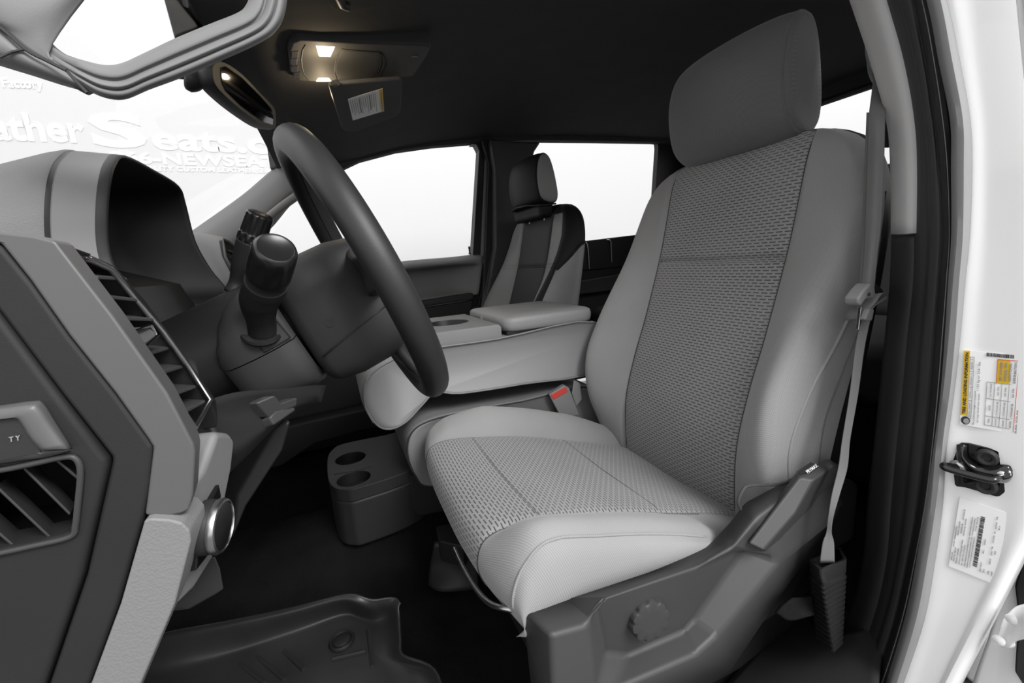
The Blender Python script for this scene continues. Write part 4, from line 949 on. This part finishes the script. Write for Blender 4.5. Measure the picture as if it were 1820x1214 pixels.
for c in cups:
    gridmesh('cup_well', [circ(c, cr_*.995, ztop-.001), circ(c, cr_*.93, ztop-.026), circ(c, .001, ztop-.026)], m_black, fc, wrap=True, angle=50)
prism('card_slot', [Z(u, v, ztop+.0012) for u, v in ((592, 838), (634, 829), (660, 822), (660, 828), (634, 836), (593, 843))], (0, 0, -.003), m_black, fc, bevel=.0003)
prism('side_block', [Y(u, v, .98) for u, v in ((722, 842), (735, 845), (768, 842), (790, 880), (790, 910), (742, 920), (728, 900))], (.0, .06, 0), m_black, fc, bevel=.006, seg=3)

# under-seat jack tray by the driver's seat rail
tr_ = thing('seat_rail_cover', Z(810, 1040, -.70), 'black moulded rail end cover on the carpet under the driver seat front', 'rail cover')
patch('cover', [[Z(u, v, z) for u, v, z in r] for r in ([(772, 962, -.60), (800, 960, -.60), (840, 975, -.60)], [(768, 1000, -.66), (800, 1005, -.66), (850, 1015, -.66)], [(766, 1040, -.70), (790, 1052, -.70), (850, 1040, -.70)])], m_dark, tr_, solid=.01)
prism('step', [Z(u, v, -.58) for u, v in ((774, 935), (800, 930), (830, 960), (822, 972), (780, 962))], (0, 0, -.05), m_black, tr_, bevel=.004)

# rubber floor mat
mt = thing('floor_mat', (-.05, .62, -.71), 'deep-lipped black rubber floor mat with a retaining post, in the driver footwell', 'floor mat')
zf = -.705
MG = [[Z(u, v, z) for u, v, z in r] for r in (
    [(200, 1145, -.655), (300, 1122, -.645), (420, 1100, -.640), (520, 1078, -.635), (600, 1058, -.632), (632, 1056, -.632), (662, 1066, -.645), (700, 1062, -.650), (712, 1072, -.655)],
    [(190, 1158, -.660), (300, 1134, -.650), (420, 1112, -.645), (520, 1090, -.640), (604, 1068, -.638), (640, 1075, -.650), (664, 1082, -.665), (692, 1074, -.662), (708, 1082, -.662)],
    [(200, 1195, -.690), (310, 1180, -.690), (420, 1150, -.690), (520, 1118, -.690), (606, 1088, -.690), (640, 1095, -.700), (665, 1102, -.702), (690, 1098, -.695), (709, 1105, -.675)],
    [(230, 1230, -.700), (330, 1200, -.700), (430, 1165, -.700), (530, 1135, -.700), (610, 1104, -.700), (645, 1110, -.706), (668, 1122, -.706), (694, 1130, -.700), (711, 1136, -.680)],
    [(300, 1330, -.702), (380, 1230, -.703), (460, 1195, -.704), (550, 1165, -.706), (620, 1140, -.706), (650, 1150, -.706), (672, 1160, -.706), (700, 1170, -.702), (716, 1166, -.682)],
    [(330, 1500, -.704), (420, 1330, -.704), (500, 1260, -.705), (580, 1225, -.706), (640, 1205, -.706), (670, 1205, -.706), (710, 1200, -.706), (755, 1196, -.700), (772, 1190, -.685)],
    [(340, 1800, -.704), (440, 1500, -.704), (540, 1400, -.705), (620, 1340, -.706), (670, 1310, -.706), (710, 1290, -.706), (745, 1280, -.706), (780, 1270, -.700), (796, 1262, -.685)])]
patch('mat', MG, m_rubber, mt, n=5, solid=.004, angle=180)
rp = Z(608, 1141, zf)
ret = lathe('retaining_post', rp, (0, 0, 1), [(.0235, 0), (.0235, .004), (.0215, .007), (.019, .0065), (.0175, .003), (.0165, .0028), (.0155, .006), (.013, .0075), (.0001, .0070)], m_black, mt, n=36)
for a, b in (((425, 1180), (470, 1214)), ((455, 1166), (505, 1208)), ((505, 1158), (540, 1190)), ((590, 1172), (650, 1158)), ((655, 1120), (662, 1185))):
    tube('mat_rib', [Z(*a, zf+.001), Z(*b, zf+.001)], .0038, m_rubber, mt, n=6)
# ---------------------------------------------------------------- mirror
mi = thing('rear_view_mirror', Y(430, 165, 1.08), 'dark rear-view mirror hanging from the windshield', 'mirror')
mo = [(378, 130, .985), (380, 116, .985), (398, 111, .99), (430, 132, 1.05), (462, 165, 1.12), (486, 190, 1.185), (490, 205, 1.20), (489, 228, 1.20), (470, 224, 1.165), (430, 196, 1.085), (396, 166, 1.01), (382, 148, .988)]
mA, mB = Y(386, 135, .985), Y(488, 212, 1.20); mn = (mB-mA).cross(V((.22, 0, 1))).normalized()
def mpl(u, v, d=0):
    p = PL(u, v, mA, mn); return p*(1-d/p.length)
MP = crs([mpl(p[0], p[1]) for p in mo], 3, True); mc = sum(MP, V((0, 0, 0)))/len(MP)
back = V((-.034, .010, -.002))
gridmesh('housing', [[mc+(p-mc)*.985 for p in MP], MP, [mc+(p-mc)*1.015+back*.25 for p in MP], [mc+(p-mc)*.95+back*.8 for p in MP], [mc+(p-mc)*.6+back*1.15 for p in MP]], m_dark, mi, wrap=True, caps=(1, 1), angle=60)
gl_ = [(393, 121), (402, 118), (430, 138), (462, 170), (482, 193), (486, 206), (485, 222), (468, 217), (430, 189), (402, 162), (395, 146)]
prism('mirror_glass', [mpl(u, v, .003) for u, v in gl_], -mn*.002 if mn.x > 0 else mn*.002, m_mirror, mi, bevel=.0004)
tube('mirror_arm', crs([Y(374, 134, 1.02)+V((-.02, 0, 0)), Y(360, 134, 1.02)+V((-.04, 0, 0)), Y(345, 130, 1.02)+V((-.05, 0, 0))], 4), .009, m_black, mi, n=12)
tube('mirror_mount', crs([Y(365, 130, 1.0), Y(350, 138, 1.0), Y(338, 144, 1.0), Y(330, 142, 1.0)], 4), [.010, .012, .014, .015, .016, .017, .018, .018, .018, .018, .016, .014, .010], m_black, mi, n=16)
# ---------------------------------------------------------------- overhead console
oc = thing('overhead_console', Z(620, 110, .455), 'dark overhead console on the headliner with two lit map lamps', 'overhead console')
def oz(u, v, lift=0):
    p = PL(u, v, V((.045, 1.09, .440)), V((-.090, 0, 1))); return p*(1-lift/p.length)
m_over = mat('overhead plastic', .055, .7, spec=.2)
op = [(512, 92), (518, 76), (532, 71), (640, 77), (762, 80), (768, 84), (752, 112), (735, 137), (640, 142), (560, 146), (530, 144), (516, 128)]
prism('shell', [oz(u, v) for u, v in op], (0, 0, .03), m_over, oc, bevel=.006, seg=3)
lin = [(562, 82), (595, 84), (587, 101), (567, 100)]
lm = prism('map_lamp', [oz(u, v, .002) for u, v in lin], (0, 0, .004), m_lamp, oc, bevel=.0005)
lm2 = prism('map_lamp', [oz(u, v, .002) for u, v in ((562, 145), (566, 139), (584, 139), (589, 145))], (0, 0, .004), m_lamp, oc, bevel=.0005)
lm['label'] = lm2['label'] = 'glowing warm white lamp lens'
tube('storage_lid_gap', [oz(u, v, .0005) for u, v in ((596, 112), (600, 98), (608, 87), (640, 90), (672, 92), (678, 100), (676, 120), (668, 138), (640, 142), (600, 143), (595, 130))], .0010, m_black, oc, n=6, closed=True, angle=180)
prism('storage_lid', [oz(u, v, .001) for u, v in ((598, 112), (602, 99), (609, 89), (640, 92), (671, 94), (676, 102), (674, 120), (666, 136), (640, 140), (602, 141), (597, 130))], (0, 0, .003), m_over, oc, bevel=.001)
tube('lid_catch', crs([oz(u, v, .0008) for u, v in ((672, 92), (680, 98), (682, 112), (676, 128), (668, 139))], 4), .0016, m_black, oc, n=6)
tube('panel_gap', crs([oz(u, v, .0005) for u, v in ((543, 80), (537, 92), (536, 112), (540, 130), (548, 143))], 4), .0010, m_black, oc, n=6)
lathe('sensor', oz(737, 101, .001), (0.09, 0, -1), [(.007, 0), (.0065, .001), (.005, .0005), (.0001, .0005)], m_mid, oc, n=20)
for k, (u, v) in enumerate(((524, 97), (522, 110), (523, 123), (528, 134))):
    prism('button', [oz(u+a, v+b, .002) for a, b in ((-6, -5), (7, -6), (6, 5), (-6, 5))], (0, 0, .004), m_dark, oc, bevel=.001)
# ---------------------------------------------------------------- sun visors
def vz(u, v, lift=0):
    p = PL(u, v, V((.05, 1.45, .373)), V((-.16, .10, 1))); return p*(1-lift/p.length)
sv = thing('sun_visor', vz(650, 190), 'passenger sun visor with a white warning sticker, folded up on the headliner', 'sun visor')
prism('panel', [vz(u, v) for u, v in ((583, 152), (600, 150), (712, 141), (716, 146), (712, 200), (704, 208), (632, 235), (612, 234), (606, 226))], (0, 0, .010), mat('visor cloth', .10, .9, bump=(900, .15, .0006, 'noise'), spec=.1), sv, bevel=.006, seg=3)
so, sxx, syy = vz(618, 176, .001), vz(680, 157, .001)-vz(618, 176, .001), vz(627, 214, .001)-vz(618, 176, .001)
def sm(x, y): return so+sxx*x+syy*y
stk = flat('warning_sticker', [rect2d(0, 0, 1, 1)], sm, m_paper, sv, solid=.0006)
def lift(fn, d, nrm): return lambda x, y: fn(x, y)+nrm*d
vn = V((.16, -.10, -1)).normalized()
flat('sticker_band', [rect2d(.9, .0, 1, 1)], lift(sm, .0008, vn), m_yellow, stk)
bits = []
random.seed(3)
for k in range(13):
    x = .05+k*.06
    if k in (4, 9): bits.append(rect2d(x, .08, x+.035, .75)); continue
    bits.append(rect2d(x, .08, x+.014, .55+.38*random.random()))
bits += [rect2d(.94, .12, .965, .88)]
flat('sticker_print', bits, lift(sm, .0011, vn), m_greyink, stk)
tube('visor_rod', [vz(592, 150, .004), vz(600, 146, .01)], .006, m_mid, sv, n=10)
vc = thing('visor_clip', Z(635, 10, .45), 'grey driver sun visor clip on the headliner at the windshield header', 'visor clip')
prism('clip_base', [Z(u, v, .452) for u, v in ((578, 2), (588, 16), (605, 24), (640, 22), (680, 12), (690, -10), (580, -14))], (0, 0, .02), m_liner, vc, bevel=.006, seg=3)
tube('clip_hook', [Z(600, -8, .44), Z(608, 8, .44), Z(620, 12, .44)], .007, m_mid, vc, n=10)
ck = thing('coat_hook', Z(1080, 212, .54), 'small dark coat hook on the headliner above the far rear window', 'coat hook')
for dx_ in (-8, 8): tube('prong', crs([Y(1078+dx_, 203, 1.74), Y(1078+dx_, 212, 1.73), Y(1084+dx_, 214, 1.72), Y(1086+dx_, 207, 1.72)], 4), .006, m_black, ck, n=8)
# ---------------------------------------------------------------- driver belt
bl = thing('seat_belt', X(1500, 1000, .60), 'grey driver seat belt hanging from the pillar to a ribbed black floor boot', 'seat belt')
def ribbon(name, L, m, parent, n=6, solid=.0014, cup=0, **k):
    """L: (v, u left, u right, y left, y right)"""
    g = [[Y(a, v, ya), Y((a+b)/2, v, (ya+yb)/2-cup), Y(b, v, yb)] for v, a, b, ya, yb in L]
    return patch(name, g, m, parent, n=n, solid=solid, soff=0, **k)
ribbon('webbing', [(134, 1553, 1572, .43, .42), (165, 1549, 1573, .41, .40), (214, 1544, 1573, .378, .358), (300, 1541, 1571, .372, .352), (400, 1538, 1566, .366, .348), (450, 1536, 1560, .364, .348), (500, 1532, 1555, .362, .348), (530, 1530, 1552, .360, .348)], m_web, bl, cup=.003)
ribbon('webbing', [(200, 1541, 1549, .392, .384), (300, 1537, 1545, .386, .378), (400, 1533, 1541, .380, .372), (520, 1528, 1536, .372, .366)], m_web, bl)
rb_ = ribbon('webbing', [(140, 1568, 1580, .43, .425), (190, 1571, 1585, .415, .410), (232, 1570, 1587, .40, .395), (262, 1569, 1580, .392, .388)], m_mid, bl)  # shadowed belt layer, its shade put in as a darker colour
ribbon('webbing', [(532, 1538, 1552, .352, .346), (570, 1530, 1546, .350, .344), (620, 1520, 1536, .347, .341), (700, 1510, 1525, .343, .337), (780, 1497, 1511, .339, .333), (830, 1490, 1506, .336, .330), (880, 1478, 1492, .334, .328), (920, 1472, 1481, .332, .327), (945, 1469, 1478, .331, .326), (965, 1462, 1482, .332, .324), (1000, 1457, 1483, .332, .322)], m_web, bl)
dr = patch('shoulder_guide', [[Y(*p) for p in r] for r in ([(1540, 58, .48), (1552, 58, .455), (1570, 74, .455)], [(1537, 88, .47), (1550, 92, .45), (1574, 100, .45)], [(1541, 112, .46), (1553, 120, .44), (1578, 122, .44)], [(1550, 128, .45), (1562, 138, .43), (1582, 136, .43)])], m_belt, bl, solid=.012)
tongue = prism('latch_head', [Y(u, v, .338) for u, v in ((1548, 503), (1555, 506), (1558, 524), (1552, 531), (1540, 532), (1534, 540), (1531, 545), (1526, 540), (1526, 530), (1536, 516))], (0, .018, 0), m_belt, bl, bevel=.003, seg=3)
lathe('rivet', Y(1544.5, 523, .3365), (0, -1, 0), [(.0022, 0), (.0022, .0008), (.001, .001), (.0001, .0004)], m_mid, tongue, n=14)
prism('latch_shell', [Y(u, v, .352) for u, v in ((1550, 500), (1562, 505), (1571, 514), (1573, 522), (1560, 526), (1552, 520))], (0, .016, 0), m_dark, tongue, bevel=.004, seg=3)
prism('latch_plate', [Y(u, v, .345) for u, v in ((1531, 546), (1535, 546), (1531, 572), (1527, 586), (1526, 586))], (0, .004, 0), m_chrome, tongue, bevel=.0006)
lp = crs([Y(*p) for p in ((1541, 566, .340), (1544, 552, .338), (1556, 538, .337), (1566, 524, .338), (1573, 521, .340), (1577, 527, .342), (1572, 533, .340), (1558, 541, .338), (1549, 552, .337), (1546, 566, .337))], 5)
gridmesh('belt_loop', [[p, p+V((.004, .030, -.006))] for p in lp], m_web, bl, solid=.0016, soff=0, angle=180)
prism('loop_stitch', [Y(u, v, .334) for u, v in ((1546, 548), (1555, 550), (1552, 566), (1550, 571), (1541, 571), (1537, 568))], (0, .007, 0), m_web, bl, bevel=.002)
# ribbed boot
def boot_ring(t, grow_):
    c = [Y(1462+19*t, 1040+126*t, .318), Y(1503-6*t, 1022+128*t, .318+.004*t), Y(1490-15*t, 1000+128*t, .362), Y(1441+11*t, 1022+122*t, .356)]
    m_ = sum(c, V((0, 0, 0)))/4
    return [m_+(p-m_)*(1+grow_) for p in c]
def rnd4(r): return [r[i]+(r[(i+1) % 4]-r[i])*f for i in range(4) for f in (.06, .35, .65, .94)]
BR = [boot_ring(-.22, -.16), boot_ring(-.22, .03), boot_ring(-.20, .05), boot_ring(-.03, .05), boot_ring(.0, -.04)]
for i in range(14):
    t = .012+i*.069; BR += [boot_ring(t, -.02), boot_ring(t+.010, .10), boot_ring(t+.038, .10), boot_ring(t+.050, -.02)]
gridmesh('boot', [rnd4(r) for r in BR], m_rubber, bl, wrap=True, caps=(0, 1), angle=50)
# seat side bracket wire by the boot
patch('anchor_tab', [[Y(1405, 1062, .350), Y(1425, 1060, .350), Y(1440, 1058, .350)], [Y(1388, 1076, .345), Y(1415, 1080, .345), Y(1442, 1074, .345)], [Y(1377, 1089, .340), Y(1402, 1103, .336), Y(1444, 1094, .336)]], m_carpet, bl, solid=.004)
# ---------------------------------------------------------------- inboard buckle with red button
bk = thing('belt_buckle', Y(1000, 740, .90), 'grey seat belt buckle with a red release button beside the driver seat', 'buckle')
prism('buckle_body', [Y(u, v, .926) for u, v in ((976, 702), (1003, 685), (1012, 690), (1030, 738), (1000, 745), (993, 735))], (.004, .018, 0), m_belt, bk, bevel=.003, seg=3)
prism('release_button', [Y(u, v, .9245) for u, v in ((979, 702), (1005, 688), (1010, 696), (984, 711))], (.002, .016, 0), m_redbtn, bk, bevel=.001, lab='red release button')
prism('buckle_strap', [Y(u, v, .934) for u, v in ((1020, 676), (1032, 682), (1035, 710), (1024, 724), (1016, 700))], (.004, .010, 0), m_belt, bk, bevel=.003)
tube('buckle_stem', [Y(1012, 735, .936), Y(1030, 770, .936), Y(1050, 800, .936)], .009, m_black, bk, n=8)
# passenger belt on the far pillar
pb = thing('seat_belt', V((.76, 1.80, .2)), 'dark passenger seat belt against the far pillar trim', 'seat belt')
patch('webbing', [[Y(u, v, 1.82), Y(u+9, v, 1.815)] for u, v in ((917, 290), (913, 330), (905, 400), (897, 450))], m_mid, pb, n=4, solid=.0015)
prism('shoulder_guide', [Y(u, v, 1.815) for u, v in ((910, 272), (925, 272), (928, 292), (912, 294))], (0, .02, 0), m_mid, pb, bevel=.004)

# ---------------------------------------------------------------- rear bench
rb = thing('rear_bench', (1.45, 1.09, -.68), 'dark rear bench seat behind the driver seat', 'seat')
box('cushion', (1.38, 1.09, -.33), (.52, 1.36, .16), m_lthr_dk, rb, bevel=.04, seg=4)
box('base', (1.40, 1.09, -.52), (.46, 1.36, .22), m_black, rb, bevel=.02)
box('backrest', (1.66, 1.09, -.04), (.16, 1.36, .50), m_lthr_dk, rb, bevel=.05, seg=4, rot=Matrix.Rotation(math.radians(12), 3, 'Y'))
for yy in (.62, 1.56):
    box('headrest', (1.70, yy, .27), (.09, .25, .15), m_lthr_bk, rb, bevel=.03, seg=4)

# ---------------------------------------------------------------- door striker and stickers
def J(u, v, d=0): return PL(u, v, JP0+JN*d, JN)
sk = thing('door_striker', J(1750, 850), 'black latch striker bolted to the white door jamb between two stickers', 'striker')
spl = [(1704, 791), (1708, 787), (1722, 788), (1757, 796), (1782, 804), (1798, 827), (1805, 838), (1803, 865), (1776, 883), (1770, 883), (1716, 867), (1700, 865), (1697, 862), (1692, 822)]
prism('plate', [J(u, v, .001) for u, v in spl], -JN*.005, m_gloss, sk, bevel=.002, seg=3)
patch('raised_step', [[J(*p) for p in r] for r in ([(1700, 790, .006), (1712, 789, .007), (1719, 792, .006)], [(1700, 812, .007), (1710, 812, .014), (1722, 815, .006)], [(1704, 830, .007), (1730, 834, .014), (1745, 826, .006)], [(1704, 845, .007), (1760, 845, .014), (1790, 826, .006)], [(1704, 862, .007), (1790, 852, .014), (1800, 836, .006)])], m_gloss, sk, solid=.002)
for u, v in ((1754, 813), (1752, 863)):
    bo = lathe('bolt', J(u, v, .006), JN, [(.0095, 0), (.0095, .002), (.007, .004), (.0045, .0035), (.0035, .001), (.0001, .001)], m_dark, sk, n=24)
tube('loop', crs([J(1706, 830, .006), J(1694, 829, .016), J(1680, 827, .026), J(1678, 830, .030), J(1690, 835, .030), J(1730, 846, .030), J(1760, 853, .030), J(1770, 852, .026), J(1776, 848, .014), J(1782, 844, .006)], 6), .0036, m_gloss, sk, n=14)
for u, v in ((1702, 830), (1778, 846)): lathe('loop_foot', J(u, v, .008), JN, [(.008, 0), (.007, .003), (.0045, .005)], m_steel, sk, n=20)

def quad(c, d):
    """bilinear map of the unit square on the jamb; c = px of (0,0),(1,0),(1,1),(0,1)"""
    P = [J(u, v, d) for u, v in c]
    return lambda x, y: P[0]*(1-x)*(1-y)+P[1]*x*(1-y)+P[2]*x*y+P[3]*(1-x)*y
# tyre label: its own x runs up the jamb, y to the right of the reader's left
TC = [(1807, 772), (1819, 631), (1713, 622), (1706, 754)]        # reading frame: origin lower-left when turned upright
tl = thing('tire_label', J(1762, 697), 'white and yellow tyre and loading sticker on the white door jamb above the striker', 'sticker')
def Q(d): return quad(TC, d)
flat('sheet', [rect2d(0, 0, 1, 1)], Q(.0010), m_paper, tl, solid=.0004)
def T(s, x, y, w, h, al='LEFT', bold=.0):
    """writing fitted to a width w and cap height h at (x, y)"""
    vs, fs = text2d(s, 1, 0, 0, 'LEFT', bold); x0 = min(p[0] for p in vs); x1 = max(p[0] for p in vs); hh = .70
    return [((p[0]-x0)/(x1-x0)*w+x, p[1]/hh*h+y) for p in vs], fs
flat('yellow_band', [rect2d(.13, .885, .995, .995), rect2d(.62, .06, .92, .40)], Q(.0015), m_yellow, tl)
flat('title', [T('TIRE AND LOADING INFORMATION', .15, .91, .82, .055, bold=.03)], Q(.0020), m_ink, tl)
def frame(x0, y0, x1, y1, w=.006): return [rect2d(x0, y0, x1, y0+w), rect2d(x0, y1-w, x1, y1), rect2d(x0, y0, x0+w*.7, y1), rect2d(x1-w*.7, y0, x1, y1)]
ln = frame(.10, .80, .92, .875)+[rect2d(.34, .80, .345, .875), rect2d(.52, .80, .525, .875), rect2d(.73, .80, .735, .875)]
ln += frame(.05, .05, .62, .56)+[rect2d(.05, .18, .62, .186), rect2d(.05, .30, .62, .306), rect2d(.05, .42, .62, .426), rect2d(.17, .05, .175, .56), rect2d(.40, .05, .405, .56)]
flat('ruled_lines', ln, Q(.0016), m_greyink, tl)
wr = [T('SEATING CAPACITY', .12, .825, .20, .03), T('TOTAL: 6', .37, .825, .13, .03), T('FRONT: 3', .55, .825, .15, .03), T('REAR: 3', .76, .825, .13, .03),
      T('The combined weight of occupants', .02, .74, .46, .032), T('and cargo should never exceed :', .06, .67, .40, .032), T('1152 kg or 2541 lbs.', .49, .69, .38, .045),
      T('SEE OWNERS', .65, .315, .24, .04, bold=.02), T('MANUAL FOR', .65, .24, .24, .04, bold=.02), T('ADDITIONAL', .65, .165, .24, .04, bold=.02), T('INFORMATION', .64, .085, .26, .04, bold=.02),
      T('TIRE', .08, .47, .06, .03), T('SIZE', .25, .47, .07, .03), T('COLD TIRE PRESSURE', .42, .47, .18, .028), T('FRONT', .065, .35, .09, .03), T('REAR', .07, .225, .08, .03), T('SPARE', .065, .10, .09, .03)]
for yy in (.345, .225, .095): wr += [T('LT275/65R18E', .19, yy, .19, .028), T('60 PSI', .46, yy, .11, .028)]
flat('printing', wr, Q(.0022), m_greyink, tl)
flat('codes', [T('1FT7W2BTXKEF54071', .70, .965-.53, .27, .026), T('5U5A-1532-AA (TLU)', -.0, .012, .26, .028)] if False else [T('5U5A-1532-AA', .01, .006, .30, .028)], Q(.0022), m_ink, tl)
rd = frame(.045, .045, .925, .40, .008)
flat('red_frame', [rect2d(.02, .055, .92, .062), rect2d(.62, .40, .92, .407), rect2d(.915, .055, .922, .40)], Q(.0021), m_redink, tl)
random.seed(5); bc = []; yb = .05
while yb < .58:
    w = random.choice((.008, .012, .018)); bc.append(rect2d(.945, yb, .99, yb+w)); yb += w+random.choice((.006, .01))
flat('barcode', bc, Q(.0018), m_ink, tl)
tyr = [( .065+.055*math.cos(2*PI*k/28), .90+.085*math.sin(2*PI*k/28)) for k in range(28)]
flat('tyre_picture', [(tyr, [tuple(range(28))])], Q(.0016), m_ink, tl)
flat('wheel_picture', [([(.058+.036*math.cos(2*PI*k/24), .885+.055*math.sin(2*PI*k/24)) for k in range(24)], [tuple(range(24))])], Q(.0020), m_sealgrey, tl)
# build data label
CC = [(1770, 1040), (1792, 912), (1706, 884), (1686, 1006)]
cl2 = thing('certification_label', J(1740, 960), 'plain white printed data sticker on the white door jamb below the striker', 'sticker')
def Q2(d): return quad(CC, d)
flat('sheet', [rect2d(0, 0, 1, 1)], Q2(.0010), m_paper, cl2, solid=.0004)
random.seed(11); bc = []; xb_ = .14
while xb_ < .84:
    w = random.choice((.006, .01, .016)); bc.append(rect2d(xb_, .42, xb_+w, .51)); xb_ += w+random.choice((.006, .010))
flat('barcode', bc, Q2(.0016), m_ink, cl2)
wr = [T('1FT7W2BTXKEF54071', .10, .55, .44, .03), T('MFD. BY', .10, .95, .12, .03), T('DATE: 06/19', .10, .90, .2, .03), T('GVWR: 10000LB/4535KG', .30, .95, .30, .028), T('FRONT GAWR', .08, .84, .22, .03), T('REAR GAWR', .48, .90, .2, .03), T('5600LB', .52, .84, .14, .03), T('6340LB', .72, .84, .14, .03),
      T('WITH LT275/65R18E TIRES', .08, .78, .36, .026), T('18X8.0J RIMS', .50, .78, .24, .026), T('AT 60 PSI COLD', .08, .72, .3, .026), T('THIS VEHICLE CONFORMS TO ALL APPLICABLE FEDERAL', .08, .66, .72, .024), T('SAFETY STANDARDS IN EFFECT ON THE DATE SHOWN', .08, .605, .70, .024), T('TYPE TRUCK', .62, .55, .20, .028),
      T('EXT PNT', .10, .33, .13, .03), T('RC', .36, .33, .05, .03), T('DSO', .48, .33, .08, .03), T('Z1', .10, .26, .05, .035), T('WB', .10, .17, .05, .028), T('BRK', .25, .17, .08, .028), T('INT TR', .38, .17, .12, .028), T('TP/PS', .54, .17, .11, .028), T('R', .68, .17, .03, .028), T('AXLE', .74, .17, .09, .028), T('TR', .86, .17, .05, .028), T('160', .10, .10, .06, .03), T('AS', .40, .10, .05, .03), T('31', .74, .10, .05, .03)]
flat('printing', wr, Q2(.0018), m_greyink, cl2)
# hinge of the rear door at the foot of the jamb
hg = thing('hinge', X(1790, 1120, .655), 'white painted rear door hinge arm with two bolts at the foot of the jamb', 'hinge')
patch('arm', [[X(*p) for p in r] for r in ([(1790, 1092, .665), (1806, 1078, .655), (1830, 1072, .645), (1870, 1070, .635)], [(1782, 1104, .665), (1800, 1096, .650), (1830, 1096, .640), (1870, 1096, .632)], [(1776, 1126, .665), (1794, 1122, .650), (1826, 1120, .645), (1870, 1120, .635)], [(1768, 1146, .665), (1790, 1152, .655), (1812, 1138, .650), (1870, 1130, .640)])], m_white, hg, solid=.008)
for u, v in ((1799, 1100), (1775, 1137)): lathe('hinge_bolt', X(u, v, .648), (-1, -.2, 0), [(.0055, 0), (.0055, .002), (.004, .0035), (.0001, .004)], m_white, hg, n=18)
WORLD, KEY, LAMP, WASH, EXPO = 1.45, 80, .32, 58, 0.0
# ================================================================ outside, light, camera
yo = 4.6
ow = tag(box('garage_wall', (1, yo+.05, 1.2), (16, .1, 9), mat('pale outside wall', .80, .8), bevel=0), kind='structure')
ow.name = 'exterior_wall'
sg = thing('wall_sign', Y(200, 230, yo), 'faint white raised lettering on the pale wall seen through the windshield', 'sign')
m_letter = mat('white letters', .90, .7)
def letters(s, u0, v0, u1, v1, h):
    """writing between two sight points on the wall, cap height h metres"""
    a, b = Y(u0, v0, yo-.002), Y(u1, v1, yo-.002); vs, fs = text2d(s, 1, 0, 0, 'LEFT', .03); x0 = min(p[0] for p in vs); x1 = max(p[0] for p in vs)
    d = b-a
    return mk('lettering', [a+d*((p[0]-x0)/(x1-x0))+V((0, 0, 1))*(p[1]/.7*h) for p in vs], fs, m_letter, sg, smooth=False, solid=.003, soff=0)
letters('Leather', -92, 244, 155, 253, .19)
letters('S', 166, 258, 264, 262, .24)
letters('eats.com', 273, 264, 580, 277, .17)
letters('866-NEWSEATS', 196, 289, 512, 298, .085)
letters('QUALITY CUSTOM LEATHER SEATS', 235, 303, 498, 308, .035)
letters('Factory', 5, 155, 78, 158, .062)
w = bpy.data.worlds.new('World'); SC.world = w; w.use_nodes = True
bg = w.node_tree.nodes['Background']; bg.inputs[0].default_value = (1, 1, 1, 1); bg.inputs[1].default_value = WORLD
def area(name, loc, aim, size, energy, col=(1, 1, 1)):
    l = bpy.data.lights.new(name, 'AREA'); l.shape = 'RECTANGLE'; l.size, l.size_y = size; l.energy = energy; l.color = col
    o = bpy.data.objects.new(name, l); COL.objects.link(o); o.location = loc; o.rotation_euler = (V(aim)-V(loc)).to_track_quat('-Z', 'Y').to_euler(); return o
area('key_light', (.80, -1.2, 1.45), (.3, .55, -.35), (1.2, .9), KEY)  # added key light outside the open door, brightens cushion and near side
for xx in (-5, 1, 7): area('wall_fill', (xx, 2.6, 4.6), (xx, 4.6, 1.0), (6, .4), WASH)  # added fill lights that lift the outside wall to near white
for u, v in ((578, 92), (576, 142)):
    p = oz(u, v); l = bpy.data.lights.new('map_light', 'POINT'); l.energy = LAMP; l.color = (1, .78, .50); l.shadow_soft_size = .005
    o = bpy.data.objects.new('map_light', l); COL.objects.link(o); o.location = p+V((.0, 0, -.03))
cam = bpy.data.cameras.new('camera'); cam.sensor_width = 36; cam.lens = F/1820*36; cam.clip_start = .02
co_ = bpy.data.objects.new('camera', cam); COL.objects.link(co_)
co_.matrix_world = Matrix(((RT.x, UP.x, -FW.x, 0), (RT.y, UP.y, -FW.y, 0), (RT.z, UP.z, -FW.z, 0), (0, 0, 0, 1)))
SC.camera = co_
vs_ = SC.view_settings; vs_.view_transform = 'Standard'; vs_.look = 'None'; vs_.gamma = 1; vs_.use_curve_mapping = False; vs_.exposure = EXPO
SC.cycles.max_bounces = 10; SC.cycles.transparent_max_bounces = 12; SC.cycles.diffuse_bounces = 5
